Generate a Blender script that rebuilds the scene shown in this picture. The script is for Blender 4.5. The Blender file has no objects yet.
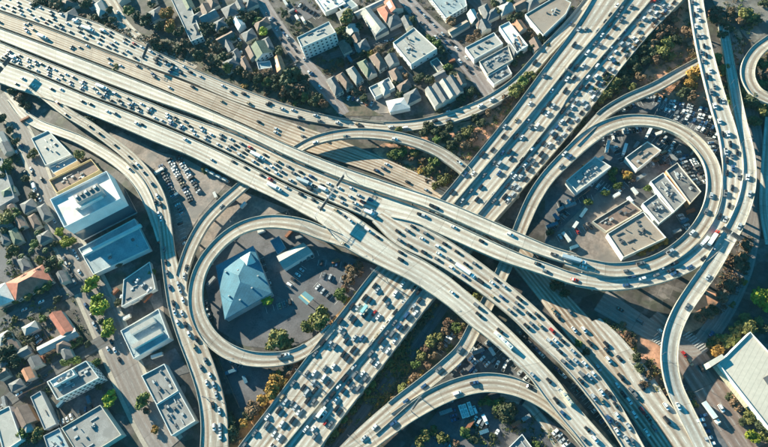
import bpy, bmesh, math, random
import numpy as np
from mathutils import Vector, Matrix
rnd = random.Random(7)
S = bpy.context.scene
COL = S.collection

# ------------------------------------------------------------------ camera
F_PX = 565.0; CXP, CYP = 384.0, 223.5; HCAM = 405.0
NAD = Vector((90.0, -276.5, -F_PX)).normalized()
Zc = -NAD
Xc = (Vector((1, 0, 0)) - Zc * Zc.x).normalized()
Yc = Zc.cross(Xc)
RW = Matrix((Xc, Yc, Zc))
cam_d = bpy.data.cameras.new('camera'); cam = bpy.data.objects.new('camera', cam_d); COL.objects.link(cam)
cam_d.sensor_width = 36.0; cam_d.lens = F_PX / 768.0 * 36.0; cam_d.clip_start = 1; cam_d.clip_end = 6000
cam.matrix_world = Matrix.Translation((0, 0, HCAM)) @ RW.to_4x4()
S.camera = cam

def W(px, py, z=0.0):
    d = RW @ Vector((px - CXP, -(py - CYP), -F_PX))
    t = (z - HCAM) / d.z
    return Vector((d.x * t, d.y * t, z))

def depth(p):
    q = RW.transposed() @ (Vector(p) - Vector((0, 0, HCAM)))
    return -q.z

def pix(p):
    q = RW.transposed() @ (Vector(p) - Vector((0, 0, HCAM)))
    return CXP + F_PX * q.x / -q.z, CYP - F_PX * q.y / -q.z

# ------------------------------------------------------------------ light
sd = W(560, 300 + 0.66 * 40, 0) - W(520, 300, 0); sd.z = 0; sd.normalize()
ELEV = math.radians(17.0)
world = bpy.data.worlds.new('World'); S.world = world; world.use_nodes = True
wn = world.node_tree.nodes; wl = world.node_tree.links
wn.clear()
out = wn.new('ShaderNodeOutputWorld'); bg = wn.new('ShaderNodeBackground'); sky = wn.new('ShaderNodeTexSky')
sky.sky_type = 'NISHITA'; sky.sun_disc = False; sky.sun_elevation = ELEV
sky.sun_rotation = math.atan2(-sd.x, -sd.y)
sky.air_density = 1.0; sky.dust_density = 0.4; sky.ozone_density = 2.0
mixc = wn.new('ShaderNodeMix'); mixc.data_type = 'RGBA'; mixc.blend_type = 'MULTIPLY'; mixc.inputs[0].default_value = 1.0
wl.new(sky.outputs[0], mixc.inputs[6]); mixc.inputs[7].default_value = (0.055, 0.76, 0.93, 1)
wl.new(mixc.outputs[2], bg.inputs[0]); bg.inputs[1].default_value = 0.068
wl.new(bg.outputs[0], out.inputs[0])
sun_d = bpy.data.lights.new('sun', 'SUN'); sun = bpy.data.objects.new('sun', sun_d); COL.objects.link(sun)
sun_d.energy = 5.0; sun_d.angle = math.radians(0.5); sun_d.color = (0.97, 0.925, 0.72)
ldir = Vector((sd.x * math.cos(ELEV), sd.y * math.cos(ELEV), -math.sin(ELEV)))
sun.rotation_euler = ldir.to_track_quat('-Z', 'Y').to_euler(); sun.location = (0, 0, 300)
S.view_settings.view_transform = 'Standard'; S.view_settings.look = 'None'
S.view_settings.exposure = 1.76; S.view_settings.gamma = 1.0
S.render.engine = 'CYCLES'
S.cycles.max_bounces = 4

# ------------------------------------------------------------------ materials
MATS = {}
def mat(name, col, rough=0.8, noise=0.25, scale=0.15, metal=0.0, spec=0.3, rand=0.0, noise2=None, blotch=0.0, blotch_col=None, rib=None, patchy=0.0, psize=9.0):
    if name in MATS: return MATS[name]
    m = bpy.data.materials.new(name); m.use_nodes = True
    nt = m.node_tree; N = nt.nodes; L = nt.links
    b = N['Principled BSDF']; b.inputs['Roughness'].default_value = rough; b.inputs['Metallic'].default_value = metal
    b.inputs['Specular IOR Level'].default_value = spec
    geo = N.new('ShaderNodeNewGeometry')
    cur = None
    rgb = N.new('ShaderNodeRGB'); rgb.outputs[0].default_value = (*col, 1); cur = rgb.outputs[0]
    if noise > 0:
        for sc, amt in ((scale, noise), (scale * 9, noise * 0.7)):
            n = N.new('ShaderNodeTexNoise'); n.inputs['Scale'].default_value = sc; n.inputs['Detail'].default_value = 5
            L.new(geo.outputs['Position'], n.inputs['Vector'])
            mr = N.new('ShaderNodeMapRange'); mr.inputs[1].default_value = 0.3; mr.inputs[2].default_value = 0.7
            mr.inputs[3].default_value = 1 - amt; mr.inputs[4].default_value = 1 + amt
            L.new(n.outputs[0], mr.inputs[0])
            mx = N.new('ShaderNodeMix'); mx.data_type = 'RGBA'; mx.blend_type = 'MULTIPLY'; mx.inputs[0].default_value = 1
            L.new(cur, mx.inputs[6]); L.new(mr.outputs[0], mx.inputs[7]); cur = mx.outputs[2]
    if blotch > 0:
        n = N.new('ShaderNodeTexNoise'); n.inputs['Scale'].default_value = blotch; n.inputs['Detail'].default_value = 6
        L.new(geo.outputs['Position'], n.inputs['Vector'])
        mr = N.new('ShaderNodeMapRange'); mr.inputs[1].default_value = 0.48; mr.inputs[2].default_value = 0.6
        L.new(n.outputs[0], mr.inputs[0])
        mx = N.new('ShaderNodeMix'); mx.data_type = 'RGBA'; L.new(mr.outputs[0], mx.inputs[0]); L.new(cur, mx.inputs[6]); mx.inputs[7].default_value = (*blotch_col, 1); cur = mx.outputs[2]
    if patchy > 0:
        for sc_, am_ in ((1 / psize, patchy), (2.7 / psize, patchy * 0.6)):
            vo = N.new('ShaderNodeTexVoronoi'); vo.distance = 'CHEBYCHEV'; vo.inputs['Scale'].default_value = sc_; vo.inputs['Randomness'].default_value = 0.8
            vr0 = N.new('ShaderNodeVectorRotate'); vr0.rotation_type = 'Z_AXIS'; vr0.inputs['Angle'].default_value = 0.5; L.new(geo.outputs['Position'], vr0.inputs['Vector']); L.new(vr0.outputs[0], vo.inputs['Vector'])
            bw = N.new('ShaderNodeSeparateColor'); L.new(vo.outputs['Color'], bw.inputs[0])
            mr = N.new('ShaderNodeMapRange'); mr.inputs[3].default_value = 1 - am_; mr.inputs[4].default_value = 1 + am_; L.new(bw.outputs[0], mr.inputs[0])
            mx = N.new('ShaderNodeMix'); mx.data_type = 'RGBA'; mx.blend_type = 'MULTIPLY'; mx.inputs[0].default_value = 1; L.new(cur, mx.inputs[6]); L.new(mr.outputs[0], mx.inputs[7]); cur = mx.outputs[2]
    if rib:
        ang, per, amt = rib
        vr = N.new('ShaderNodeVectorRotate'); vr.rotation_type = 'Z_AXIS'; vr.inputs['Angle'].default_value = ang
        L.new(geo.outputs['Position'], vr.inputs['Vector'])
        sx = N.new('ShaderNodeSeparateXYZ'); L.new(vr.outputs[0], sx.inputs[0])
        mm = N.new('ShaderNodeMath'); mm.operation = 'MULTIPLY'; mm.inputs[1].default_value = 1 / per; L.new(sx.outputs[0], mm.inputs[0])
        fr = N.new('ShaderNodeMath'); fr.operation = 'FRACT'; L.new(mm.outputs[0], fr.inputs[0])
        gt = N.new('ShaderNodeMath'); gt.operation = 'GREATER_THAN'; gt.inputs[1].default_value = 0.86; L.new(fr.outputs[0], gt.inputs[0])
        ml = N.new('ShaderNodeMath'); ml.operation = 'MULTIPLY_ADD'; ml.inputs[1].default_value = -amt; ml.inputs[2].default_value = 1; L.new(gt.outputs[0], ml.inputs[0])
        mx = N.new('ShaderNodeMix'); mx.data_type = 'RGBA'; mx.blend_type = 'MULTIPLY'; mx.inputs[0].default_value = 1
        L.new(cur, mx.inputs[6]); L.new(ml.outputs[0], mx.inputs[7]); cur = mx.outputs[2]
    if rand > 0:
        oi = N.new('ShaderNodeObjectInfo')
        hs = N.new('ShaderNodeHueSaturation')
        mr = N.new('ShaderNodeMapRange'); mr.inputs[3].default_value = 1 - rand; mr.inputs[4].default_value = 1 + rand
        L.new(oi.outputs['Random'], mr.inputs[0]); L.new(mr.outputs[0], hs.inputs['Value'])
        mr2 = N.new('ShaderNodeMapRange'); mr2.inputs[3].default_value = 0.5 - rand * 0.06; mr2.inputs[4].default_value = 0.5 + rand * 0.04
        wn_ = N.new('ShaderNodeTexWhiteNoise'); wn_.noise_dimensions = '1D'; L.new(oi.outputs['Random'], wn_.inputs['W']); L.new(wn_.outputs[0], mr2.inputs[0]); L.new(mr2.outputs[0], hs.inputs['Hue'])
        L.new(cur, hs.inputs['Color']); cur = hs.outputs[0]
    L.new(cur, b.inputs['Base Color'])
    MATS[name] = m
    return m

def road_mat(name, col, track=0.25, mark=0.75, slab=0.08, dash=True):
    """UV.x counts lanes, UV.y metres along the road"""
    if name in MATS: return MATS[name]
    m = bpy.data.materials.new(name); m.use_nodes = True
    nt = m.node_tree; N = nt.nodes; L = nt.links
    b = N['Principled BSDF']; b.inputs['Roughness'].default_value = 0.8; b.inputs['Specular IOR Level'].default_value = 0.25
    uv = N.new('ShaderNodeUVMap'); uv.uv_map = 'UVMap'; sx = N.new('ShaderNodeSeparateXYZ'); L.new(uv.outputs[0], sx.inputs[0])
    geo = N.new('ShaderNodeNewGeometry')
    def math_(op, a, b_=None, c=None):
        n = N.new('ShaderNodeMath'); n.operation = op
        for i, v in enumerate((a, b_, c)):
            if v is None: continue
            if isinstance(v, (int, float)): n.inputs[i].default_value = v
            else: L.new(v, n.inputs[i])
        return n.outputs[0]
    def noise_(vec, sc, det=4):
        n = N.new('ShaderNodeTexNoise'); n.inputs['Scale'].default_value = sc; n.inputs['Detail'].default_value = det; L.new(vec, n.inputs['Vector']); return n.outputs[0]
    U, V = sx.outputs[0], sx.outputs[1]
    fu = math_('FRACT', U)
    # oil band along the middle of each lane
    dd = math_('ABSOLUTE', math_('SUBTRACT', fu, 0.5))
    band = N.new('ShaderNodeMapRange'); band.interpolation_type = 'SMOOTHSTEP'
    band.inputs[1].default_value = 0.38; band.inputs[2].default_value = 0.12; band.inputs[3].default_value = 0; band.inputs[4].default_value = 1; L.new(dd, band.inputs[0])
    cv = N.new('ShaderNodeCombineXYZ'); L.new(math_('MULTIPLY', U, 0.9), cv.inputs[0]); L.new(math_('MULTIPLY', V, 0.012), cv.inputs[1])
    nb = noise_(cv.outputs[0], 1.3)
    nbr = N.new('ShaderNodeMapRange'); nbr.inputs[1].default_value = 0.3; nbr.inputs[2].default_value = 0.7; L.new(nb, nbr.inputs[0])
    tr = math_('MULTIPLY', math_('MULTIPLY', band.outputs[0], nbr.outputs[0]), track)
    cv2 = N.new('ShaderNodeCombineXYZ'); L.new(math_('MULTIPLY', U, 3.5), cv2.inputs[0]); L.new(math_('MULTIPLY', V, 0.03), cv2.inputs[1])
    streak = noise_(cv2.outputs[0], 1.0, 5)
    stv = N.new('ShaderNodeMapRange'); stv.inputs[1].default_value = 0.25; stv.inputs[2].default_value = 0.75; stv.inputs[3].default_value = 0.8; stv.inputs[4].default_value = 1.17; L.new(streak, stv.inputs[0])
    big = N.new('ShaderNodeMapRange'); big.inputs[1].default_value = 0.3; big.inputs[2].default_value = 0.7; big.inputs[3].default_value = 0.86; big.inputs[4].default_value = 1.12; L.new(noise_(geo.outputs['Position'], 0.03), big.inputs[0])
    fine = N.new('ShaderNodeMapRange'); fine.inputs[1].default_value = 0.3; fine.inputs[2].default_value = 0.7; fine.inputs[3].default_value = 0.9; fine.inputs[4].default_value = 1.1; L.new(noise_(geo.outputs['Position'], 0.7), fine.inputs[0])
    # slabs: each poured slab a little lighter or darker
    slabv = N.new('ShaderNodeTexWhiteNoise'); slabv.noise_dimensions = '2D'
    cv3 = N.new('ShaderNodeCombineXYZ'); L.new(math_('FLOOR', U), cv3.inputs[0]); L.new(math_('FLOOR', math_('MULTIPLY', V, 1 / 27.0)), cv3.inputs[1]); L.new(cv3.outputs[0], slabv.inputs['Vector'])
    sl = math_('MULTIPLY_ADD', slabv.outputs['Value'], slab * 2, 1 - slab)
    fac = math_('MULTIPLY', math_('MULTIPLY', math_('MULTIPLY', stv.outputs[0], big.outputs[0]), fine.outputs[0]), sl)
    fac = math_('MULTIPLY', fac, math_('SUBTRACT', 1.0, tr))
    # transverse joint
    fv = math_('FRACT', math_('MULTIPLY', V, 1 / 27.0)); j = math_('LESS_THAN', fv, 0.018)
    fac = math_('MULTIPLY', fac, math_('MULTIPLY_ADD', j, -0.28, 1.0))
    rgb = N.new('ShaderNodeRGB'); rgb.outputs[0].default_value = (*col, 1)
    mx = N.new('ShaderNodeMix'); mx.data_type = 'RGBA'; mx.blend_type = 'MULTIPLY'; mx.inputs[0].default_value = 1; L.new(rgb.outputs[0], mx.inputs[6]); L.new(fac, mx.inputs[7])
    # brown tint on worn tracks
    mt = N.new('ShaderNodeMix'); mt.data_type = 'RGBA'; mt.blend_type = 'MULTIPLY'; L.new(math_('MULTIPLY', tr, 2.2), mt.inputs[0]); L.new(mx.outputs[2], mt.inputs[6]); mt.inputs[7].default_value = (0.95, 0.76, 0.66, 1)
    cur = mt.outputs[2]
    if mark > 0:
        near = math_('GREATER_THAN', dd, 0.474)
        ds = math_('LESS_THAN', math_('FRACT', math_('MULTIPLY', V, 1 / 11.0)), 0.4) if dash else 1.0
        mk = math_('MULTIPLY', near, ds)
        mk = math_('MULTIPLY', mk, 0.9)
        mm = N.new('ShaderNodeMix'); mm.data_type = 'RGBA'; L.new(mk, mm.inputs[0]); L.new(cur, mm.inputs[6]); mm.inputs[7].default_value = (mark, mark, mark * 0.95, 1); cur = mm.outputs[2]
    L.new(cur, b.inputs['Base Color'])
    MATS[name] = m
    return m

M_DECK = road_mat('deck_concrete', (0.47, 0.42, 0.355), track=0.55, slab=0.12)
M_DECK2 = road_mat('pale_deck_concrete', (0.51, 0.465, 0.40), track=0.4, slab=0.10)
M_BROWN = road_mat('worn_concrete', (0.45, 0.365, 0.285), track=0.65, slab=0.14)
M_RAMP = road_mat('ramp_concrete', (0.43, 0.375, 0.31), track=0.55, slab=0.12)
M_STREET = road_mat('street_asphalt', (0.235, 0.20, 0.18), track=0.2, mark=0.3)
M_STREETD = road_mat('dark_street_asphalt', (0.11, 0.105, 0.105), track=0.25, mark=0.18)
M_SIDE = mat('barrier_concrete', (0.40, 0.36, 0.30), noise=0.2, scale=0.2)
M_PIER = mat('pier_concrete', (0.33, 0.30, 0.27), noise=0.25)
M_STEEL = mat('galvanised_steel', (0.20, 0.205, 0.22), rough=0.5, metal=0.3, noise=0.1)
M_SIGN = mat('sign_green', (0.02, 0.14, 0.08), noise=0.05)
M_SIGNBACK = mat('sign_back', (0.07, 0.075, 0.085), noise=0.1)
M_WHITE = mat('white_paint', (0.75, 0.73, 0.68), noise=0.06)
M_LAMP = mat('lamp_glass', (0.6, 0.6, 0.58), noise=0)

# ------------------------------------------------------------------ helpers
class MB:
    def __init__(s): s.v = []; s.f = []; s.m = []; s.uv = {}; s.mats = []
    def mi(s, m):
        if m not in s.mats: s.mats.append(m)
        return s.mats.index(m)
    def face(s, pts, m, uv=None):
        i = len(s.v); s.v += [tuple(p) for p in pts]; s.f.append(tuple(range(i, i + len(pts)))); s.m.append(s.mi(m))
        if uv: s.uv[len(s.f) - 1] = uv
    def prism(s, poly, z0, z1, m, mtop=None, bottom=True):
        n = len(poly)
        if sum(poly[i][0] * poly[(i + 1) % n][1] - poly[(i + 1) % n][0] * poly[i][1] for i in range(n)) < 0: poly = poly[::-1]
        i = len(s.v)
        s.v += [(p[0], p[1], z0) for p in poly] + [(p[0], p[1], z1) for p in poly]
        for k in range(n):
            s.f.append((i + k, i + (k + 1) % n, i + n + (k + 1) % n, i + n + k)); s.m.append(s.mi(m))
        s.f.append(tuple(i + n + k for k in range(n))); s.m.append(s.mi(mtop or m))
        if bottom: s.f.append(tuple(i + n - 1 - k for k in range(n))); s.m.append(s.mi(m))
    def box(s, c, sx, sy, z0, z1, m, ang=0.0, taper=1.0, mtop=None):
        ca, sa = math.cos(ang), math.sin(ang)
        i = len(s.v)
        for z, t in ((z0, 1.0), (z1, taper)):
            for (a, b) in ((-1, -1), (1, -1), (1, 1), (-1, 1)):
                x, y = a * sx / 2 * t, b * sy / 2 * t
                s.v.append((c[0] + x * ca - y * sa, c[1] + x * sa + y * ca, z))
        for f, mm in (((0, 1, 5, 4), m), ((1, 2, 6, 5), m), ((2, 3, 7, 6), m), ((3, 0, 4, 7), m), ((4, 5, 6, 7), mtop or m), ((3, 2, 1, 0), m)):
            s.f.append(tuple(i + k for k in f)); s.m.append(s.mi(mm))
    def tube(s, a, b, r0, r1, m, n=7):
        a = Vector(a); b = Vector(b); d = (b - a).normalized()
        u = d.orthogonal().normalized(); w = d.cross(u)
        i = len(s.v)
        for p, r in ((a, r0), (b, r1)):
            for k in range(n):
                t = 2 * math.pi * k / n; s.v.append(tuple(p + u * math.cos(t) * r + w * math.sin(t) * r))
        for k in range(n):
            s.f.append((i + k, i + (k + 1) % n, i + n + (k + 1) % n, i + n + k)); s.m.append(s.mi(m))
        s.f.append(tuple(i + n + k for k in range(n))); s.m.append(s.mi(m)); s.f.append(tuple(i + n - 1 - k for k in range(n))); s.m.append(s.mi(m))
    def mesh(s, name, smooth=False):
        me = bpy.data.meshes.new(name); me.from_pydata(s.v, [], s.f)
        for m in s.mats: me.materials.append(m)
        me.polygons.foreach_set('material_index', s.m)
        if s.uv:
            ul = me.uv_layers.new(name='UVMap')
            for fi, uv in s.uv.items():
                p = me.polygons[fi]
                for k, li in enumerate(p.loop_indices): ul.data[li].uv = uv[k]
        if smooth: me.polygons.foreach_set('use_smooth', [True] * len(s.f))
        me.update(); return me
    def obj(s, name, parent=None, loc=None, smooth=False):
        o = bpy.data.objects.new(name, s.mesh(name, smooth)); COL.objects.link(o)
        if parent: o.parent = parent; 
        if loc is not None: o.location = loc
        return o

def tag(o, label=None, cat=None, group=None, kind=None):
    if label: o['label'] = label
    if cat: o['category'] = cat
    if group: o['group'] = group
    if kind: o['kind'] = kind
    return o
def empty(name, loc=(0, 0, 0), rz=0):
    o = bpy.data.objects.new(name, None); COL.objects.link(o); o.location = loc; o.rotation_euler.z = rz; o.empty_display_size = 1; return o
def child_at(o, root):   # mesh built in world coordinates under an Empty placed at its base
    o.parent = root; o.location = (-root.location[0], -root.location[1], -root.location[2])
    return o

def catmull(P, step=3.0):
    out = []
    n = len(P)
    for i in range(n - 1):
        p0 = P[i - 1] if i > 0 else P[i] * 2 - P[i + 1]
        p3 = P[i + 2] if i + 2 < n else P[i + 1] * 2 - P[i]
        p1, p2 = P[i], P[i + 1]
        k = max(2, int((p2 - p1).length / step))
        for j in range(k):
            t = j / k
            out.append(0.5 * ((2 * p1) + (p2 - p0) * t + (2 * p0 - 5 * p1 + 4 * p2 - p3) * t * t + (3 * p1 - p0 - 3 * p2 + p3) * t ** 3))
    out.append(P[-1]); return out
def resample(P, n):
    d = [0]
    for a, b in zip(P, P[1:]): d.append(d[-1] + (b - a).length)
    out = []; k = 0
    for i in range(n):
        t = d[-1] * i / (n - 1)
        while k < len(P) - 2 and d[k + 1] < t: k += 1
        q = (t - d[k]) / max(1e-6, d[k + 1] - d[k]); out.append(P[k].lerp(P[k + 1], min(1, max(0, q))))
    return out

class Road:
    """left and right edge as world points; 'left' is the upper/left hand edge when walking from first point on"""
    def __init__(s, Lp, Rp, lanes):
        s.L, s.R, s.lanes = Lp, Rp, lanes
        s.C = [(a + b) / 2 for a, b in zip(Lp, Rp)]
        s.d = [0.0]
        for a, b in zip(s.C, s.C[1:]): s.d.append(s.d[-1] + (b - a).length)
        s.len = s.d[-1]
    def at(s, dist, f):
        dist = min(max(dist, 0), s.len - 0.01)
        lo, hi = 0, len(s.d) - 2
        while lo < hi:
            m = (lo + hi + 1) // 2
            if s.d[m] <= dist: lo = m
            else: hi = m - 1
        k = lo; q = (dist - s.d[k]) / max(1e-6, s.d[k + 1] - s.d[k])
        l = s.L[k].lerp(s.L[k + 1], q); r = s.R[k].lerp(s.R[k + 1], q)
        t = (s.C[min(k + 1, len(s.C) - 1)] - s.C[max(k - 1, 0)]) if k else s.C[1] - s.C[0]
        return l.lerp(r, f), t.normalized()
    def width(s, dist):
        a, _ = s.at(dist, 0); b, _ = s.at(dist, 1); return (a - b).length
    def locate(s, px, py):
        z = s.C[0].z
        for _ in range(4):
            p = W(px, py, z)
            k = min(range(len(s.C)), key=lambda i: (s.C[i].x - p.x) ** 2 + (s.C[i].y - p.y) ** 2)
            z = s.C[k].z
        d = s.d[k]
        lr = s.R[k] - s.L[k]; f = (p - s.L[k]).dot(lr) / lr.length_squared
        k2 = s.C[min(k + 1, len(s.C) - 1)] - s.C[max(k - 1, 0)]
        d += (p - s.C[k]).dot(k2.normalized())
        return d, min(0.93, max(0.07, f))
ROADS = {}
def from_center(pts, lanes):
    """pts: (px, py, z, width in metres)"""
    P = [W(a, b, z) for a, b, z, w in pts]
    PW = catmull([Vector((p.x, p.y, p.z, q[3])) for p, q in zip(P, pts)], 3.0)
    C = [Vector(p[:3]) for p in PW]; L, R = [], []
    for i, c in enumerate(C):
        t = C[min(i + 1, len(C) - 1)] - C[max(i - 1, 0)]; t.z = 0; t.normalize()
        n = Vector((t.y, -t.x, 0)); w = PW[i][3] / 2
        L.append(c - n * w); R.append(c + n * w)
    return Road(L, R, lanes)
def from_edges(Lpx, Rpx, zs, lanes, step=3.0):
    """edges as pixels, zs as [(fraction, z)]"""
    def zf(t):
        for (a, za), (b, zb) in zip(zs, zs[1:]):
            if t <= b:
                q = (t - a) / (b - a); q = q * q * (3 - 2 * q); return za + (zb - za) * q
        return zs[-1][1]
    def ed(E):
        P = catmull([Vector((x, y, 0)) for x, y in E], 4); Q = resample(P, 200)
        return [W(p.x, p.y, zf(i / 199)) for i, p in enumerate(Q)]
    L0, R0 = ed(Lpx), ed(Rpx)
    n = max(8, int(sum((b - a).length for a, b in zip(L0, L0[1:])) / step))
    return Road(resample(L0, n), resample(R0, n), lanes)

def ribbon(mb, road, m, dz=0.0, marg=0.35):
    d = road.d
    n = road.lanes
    for i in range(len(d) - 1):
        a, b, c, e = road.L[i], road.R[i], road.R[i + 1], road.L[i + 1]
        up = Vector((0, 0, dz))
        mb.face([e + up, a + up, b + up, c + up], m, uv=[(-marg, d[i + 1]), (-marg, d[i]), (n + marg, d[i]), (n + marg, d[i + 1])])
def wall_strip(mb, E, I, z0, z1, m, i0=0, i1=None):
    """solid wall between outer points E and inner points I"""
    i1 = len(E) - 1 if i1 is None else i1
    for i in range(i0, i1):
        for A, B, C, D in ((E[i] + Z(z1), I[i] + Z(z1), I[i + 1] + Z(z1), E[i + 1] + Z(z1)), (E[i] + Z(z0), E[i] + Z(z1), E[i + 1] + Z(z1), E[i + 1] + Z(z0)), (I[i] + Z(z1), I[i] + Z(z0), I[i + 1] + Z(z0), I[i + 1] + Z(z1))):
            mb.face([A, B, C, D], m)
    for k in (i0, i1):
        mb.face([E[k] + Z(z0), I[k] + Z(z0), I[k] + Z(z1), E[k] + Z(z1)], m)
def Z(z): return Vector((0, 0, z))
GROUND_ROADS = []
def near_road(p, names, extra=1.5):
    for nm in names:
        r = ROADS.get(nm)
        if not r: continue
        for i in range(0, len(r.C), 2):
            dx, dy = r.C[i].x - p.x, r.C[i].y - p.y
            if dx * dx + dy * dy < ((r.L[i] - r.R[i]).length / 2 + extra) ** 2 and r.C[i].z < p.z - 3: return True
    return False

def viaduct(key, name, label, cat, road, m, thick=1.7, par=((0, 1), (0, 1)), ph=1.0, pw=0.36, piers=32, avoid=(), group=None, skirt=None, pier_w=1.8, pcol=None):
    ROADS[key] = road
    base = road.C[len(road.C) // 2].copy(); base.z = 0
    root = empty(name, base); tag(root, label, cat, group)
    mb = MB(); ribbon(mb, road, m)
    n = len(road.C)
    for i in range(n - 1):
        for a, b in ((road.L[i], road.L[i + 1]), (road.R[i + 1], road.R[i])):
            mb.face([a, a - Z(thick), b - Z(thick), b], M_SIDE, uv=[(0, 0)] * 4)
        mb.face([road.L[i] - Z(thick), road.R[i] - Z(thick), road.R[i + 1] - Z(thick), road.L[i + 1] - Z(thick)], M_SIDE, uv=[(0, 0)] * 4)
    child_at(mb.obj('deck'), root)
    for side, rng in zip((0, 1), par):
        if rng is None: continue
        rngs = rng if isinstance(rng[0], (tuple, list)) else (rng,)
        for r0, r1 in rngs:
            E = road.L if side == 0 else road.R; O = road.R if side == 0 else road.L
            inn = [e + (o - e).normalized() * pw for e, o in zip(E, O)]
            mb = MB(); wall_strip(mb, E, inn, 0, ph, pcol or M_SIDE, int(r0 * (n - 1)), int(r1 * (n - 1))); child_at(mb.obj('parapet'), root)
    if skirt:
        for r0, r1 in skirt:
            i0, i1 = int(r0 * (n - 1)), int(r1 * (n - 1))
            for E in (road.L, road.R[::1]):
                mb = MB()
                for i in range(i0, i1):
                    a, b = (E[i], E[i + 1]) if E is road.L else (E[i + 1], E[i])
                    a1 = a.copy(); b1 = b.copy(); a1.z = b1.z = -0.5
                    mb.face([a - Z(thick), a1, b1, b - Z(thick)], M_PIER)
                child_at(mb.obj('retaining_wall'), root)
    if piers:
        d = piers / 2
        while d < road.len - 5:
            p, t = road.at(d, 0.5); w = road.width(d)
            if p.z > 4.5 and not (skirt and any(a <= d / road.len <= b for a, b in skirt)):
                ang = math.atan2(t.y, t.x)
                nc = 1 if w < 14 else (2 if w < 26 else 3)
                cols = [p + (Vector((-t.y, t.x, 0)).normalized() * w * (k - (nc - 1) / 2) / max(nc, 1) * 0.8) for k in range(nc)]
                cols = [c for c in cols if not near_road(c, avoid)]
                if cols:
                    mb = MB(); mb.box(p, 2.0, w * 0.8, p.z - thick - 1.3, p.z - thick, M_PIER, ang)
                    for c in cols: mb.tube((c.x, c.y, -0.5), (c.x, c.y, p.z - thick - 1.25), pier_w / 2, pier_w / 2, M_PIER, 10)
                    child_at(mb.obj('pier'), root)
            d += piers
    return root
def surface_road(key, name, road, m, dz=0.0):
    ROADS[key] = road
    mb = MB(); ribbon(mb, road, m, dz); o = mb.obj(name); tag(o, kind='structure'); return o
def patch(name, px, z, m, kind='structure'):
    P = [W(a, b, z) for a, b in px]
    n = len(P)
    if sum(P[i].x * P[(i + 1) % n].y - P[(i + 1) % n].x * P[i].y for i in range(n)) < 0: P = P[::-1]
    mb = MB(); mb.face(P, m); o = mb.obj(name); tag(o, kind=kind); return o

# ------------------------------------------------------------------ ground
M_GROUND = mat('city_ground', (0.092, 0.077, 0.07), noise=0.35, scale=0.05, blotch=0.07, blotch_col=(0.06, 0.058, 0.042), patchy=0.4, psize=14)
g = MB(); g.face([(-3500, -3500, -0.6), (3500, -3500, -0.6), (3500, 3500, -0.6), (-3500, 3500, -0.6)], M_GROUND)
tag(g.obj('ground'), kind='structure')
M_DIRT = mat('bare_dirt', (0.50, 0.25, 0.155), noise=0.35, scale=0.08, blotch=0.09, blotch_col=(0.12, 0.085, 0.06))
M_ORANGE = mat('dry_orange_dirt', (0.44, 0.22, 0.09), noise=0.35, scale=0.1, blotch=0.12, blotch_col=(0.14, 0.09, 0.05))
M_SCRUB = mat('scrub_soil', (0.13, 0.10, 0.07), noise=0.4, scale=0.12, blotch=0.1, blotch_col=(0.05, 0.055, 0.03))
M_LOT = mat('lot_asphalt', (0.118, 0.108, 0.113), noise=0.3, scale=0.1, patchy=0.14, psize=20, blotch=0.05, blotch_col=(0.11, 0.105, 0.11))
M_LOTB = mat('brown_lot', (0.25, 0.195, 0.165), noise=0.35, patchy=0.2, psize=16, scale=0.06, blotch=0.06, blotch_col=(0.17, 0.145, 0.13))
M_LOTD = mat('dark_lot', (0.10, 0.097, 0.10), noise=0.3, patchy=0.22, psize=13, scale=0.06)
M_PAVE = mat('pavement_concrete', (0.36, 0.31, 0.25), noise=0.2, scale=0.1)
M_GRASS = mat('dry_lawn', (0.09, 0.10, 0.045), noise=0.4, scale=0.15, blotch=0.1, blotch_col=(0.15, 0.12, 0.06))
zz = [-0.58]
def zl():
    zz[0] += 0.006; return zz[0]
patch('dirt_slope', [(683, -2), (697, -2), (702, 35), (707, 62), (721, 122), (690, 108), (668, 100), (650, 92), (636, 84), (652, 62), (668, 40), (676, 20)], zl(), M_DIRT)
patch('dirt_slope', [(726, 22), (737, 24), (744, 40), (742, 74), (736, 78), (730, 60), (722, 42)], zl(), M_DIRT)
patch('dirt_slope', [(712, -2), (770, -2), (770, 30), (752, 44), (740, 30), (722, 24)], zl(), mat('grey_yard', (0.2, 0.18, 0.16), noise=0.3, scale=0.08, blotch=0.06, blotch_col=(0.11, 0.1, 0.09)))  # greyer yard ground with darker random blotches
patch('dirt_slope', [(384, 143), (410, 146), (440, 158), (458, 170), (441, 194), (415, 178), (384, 160), (372, 150)], zl(), M_DIRT)
patch('dirt_slope', [(410, 132), (475, 120), (515, 98), (500, 125), (470, 160), (440, 148)], zl(), M_DIRT)
patch('dirt_slope', [(588, 60), (640, 40), (600, 108), (560, 140), (575, 110)], zl(), M_SCRUB)
patch('dirt_slope', [(396, 262), (378, 266), (352, 296), (330, 318), (316, 336), (290, 372), (262, 398), (226, 450), (242, 450), (318, 352), (348, 322), (396, 268)], zl(), M_ORANGE)
patch('dirt_slope', [(406, 336), (434, 300), (455, 312), (470, 330), (455, 350), (420, 382), (395, 404), (372, 420), (340, 450), (328, 450), (384, 372)], zl(), M_SCRUB)
patch('dirt_slope', [(600, 325), (662, 330), (668, 395), (640, 380), (622, 352)], zl(), M_DIRT)
patch('dirt_slope', [(685, 318), (708, 305), (705, 290), (722, 296), (716, 315), (700, 328), (680, 338)], zl(), M_DIRT)
patch('parking_lot', [(205, 285), (215, 255), (240, 236), (270, 228), (300, 232), (345, 256), (378, 266), (345, 305), (318, 335), (285, 350), (245, 346), (217, 330)], zl(), M_LOT)
patch('parking_lot', [(218, 354), (236, 362), (270, 370), (290, 372), (250, 406), (240, 408), (231, 392)], zl(), M_LOT)
patch('parking_lot', [(150, 150), (184, 158), (228, 182), (200, 215), (185, 240), (180, 260), (172, 240), (165, 205)], zl(), M_LOTB)
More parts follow.
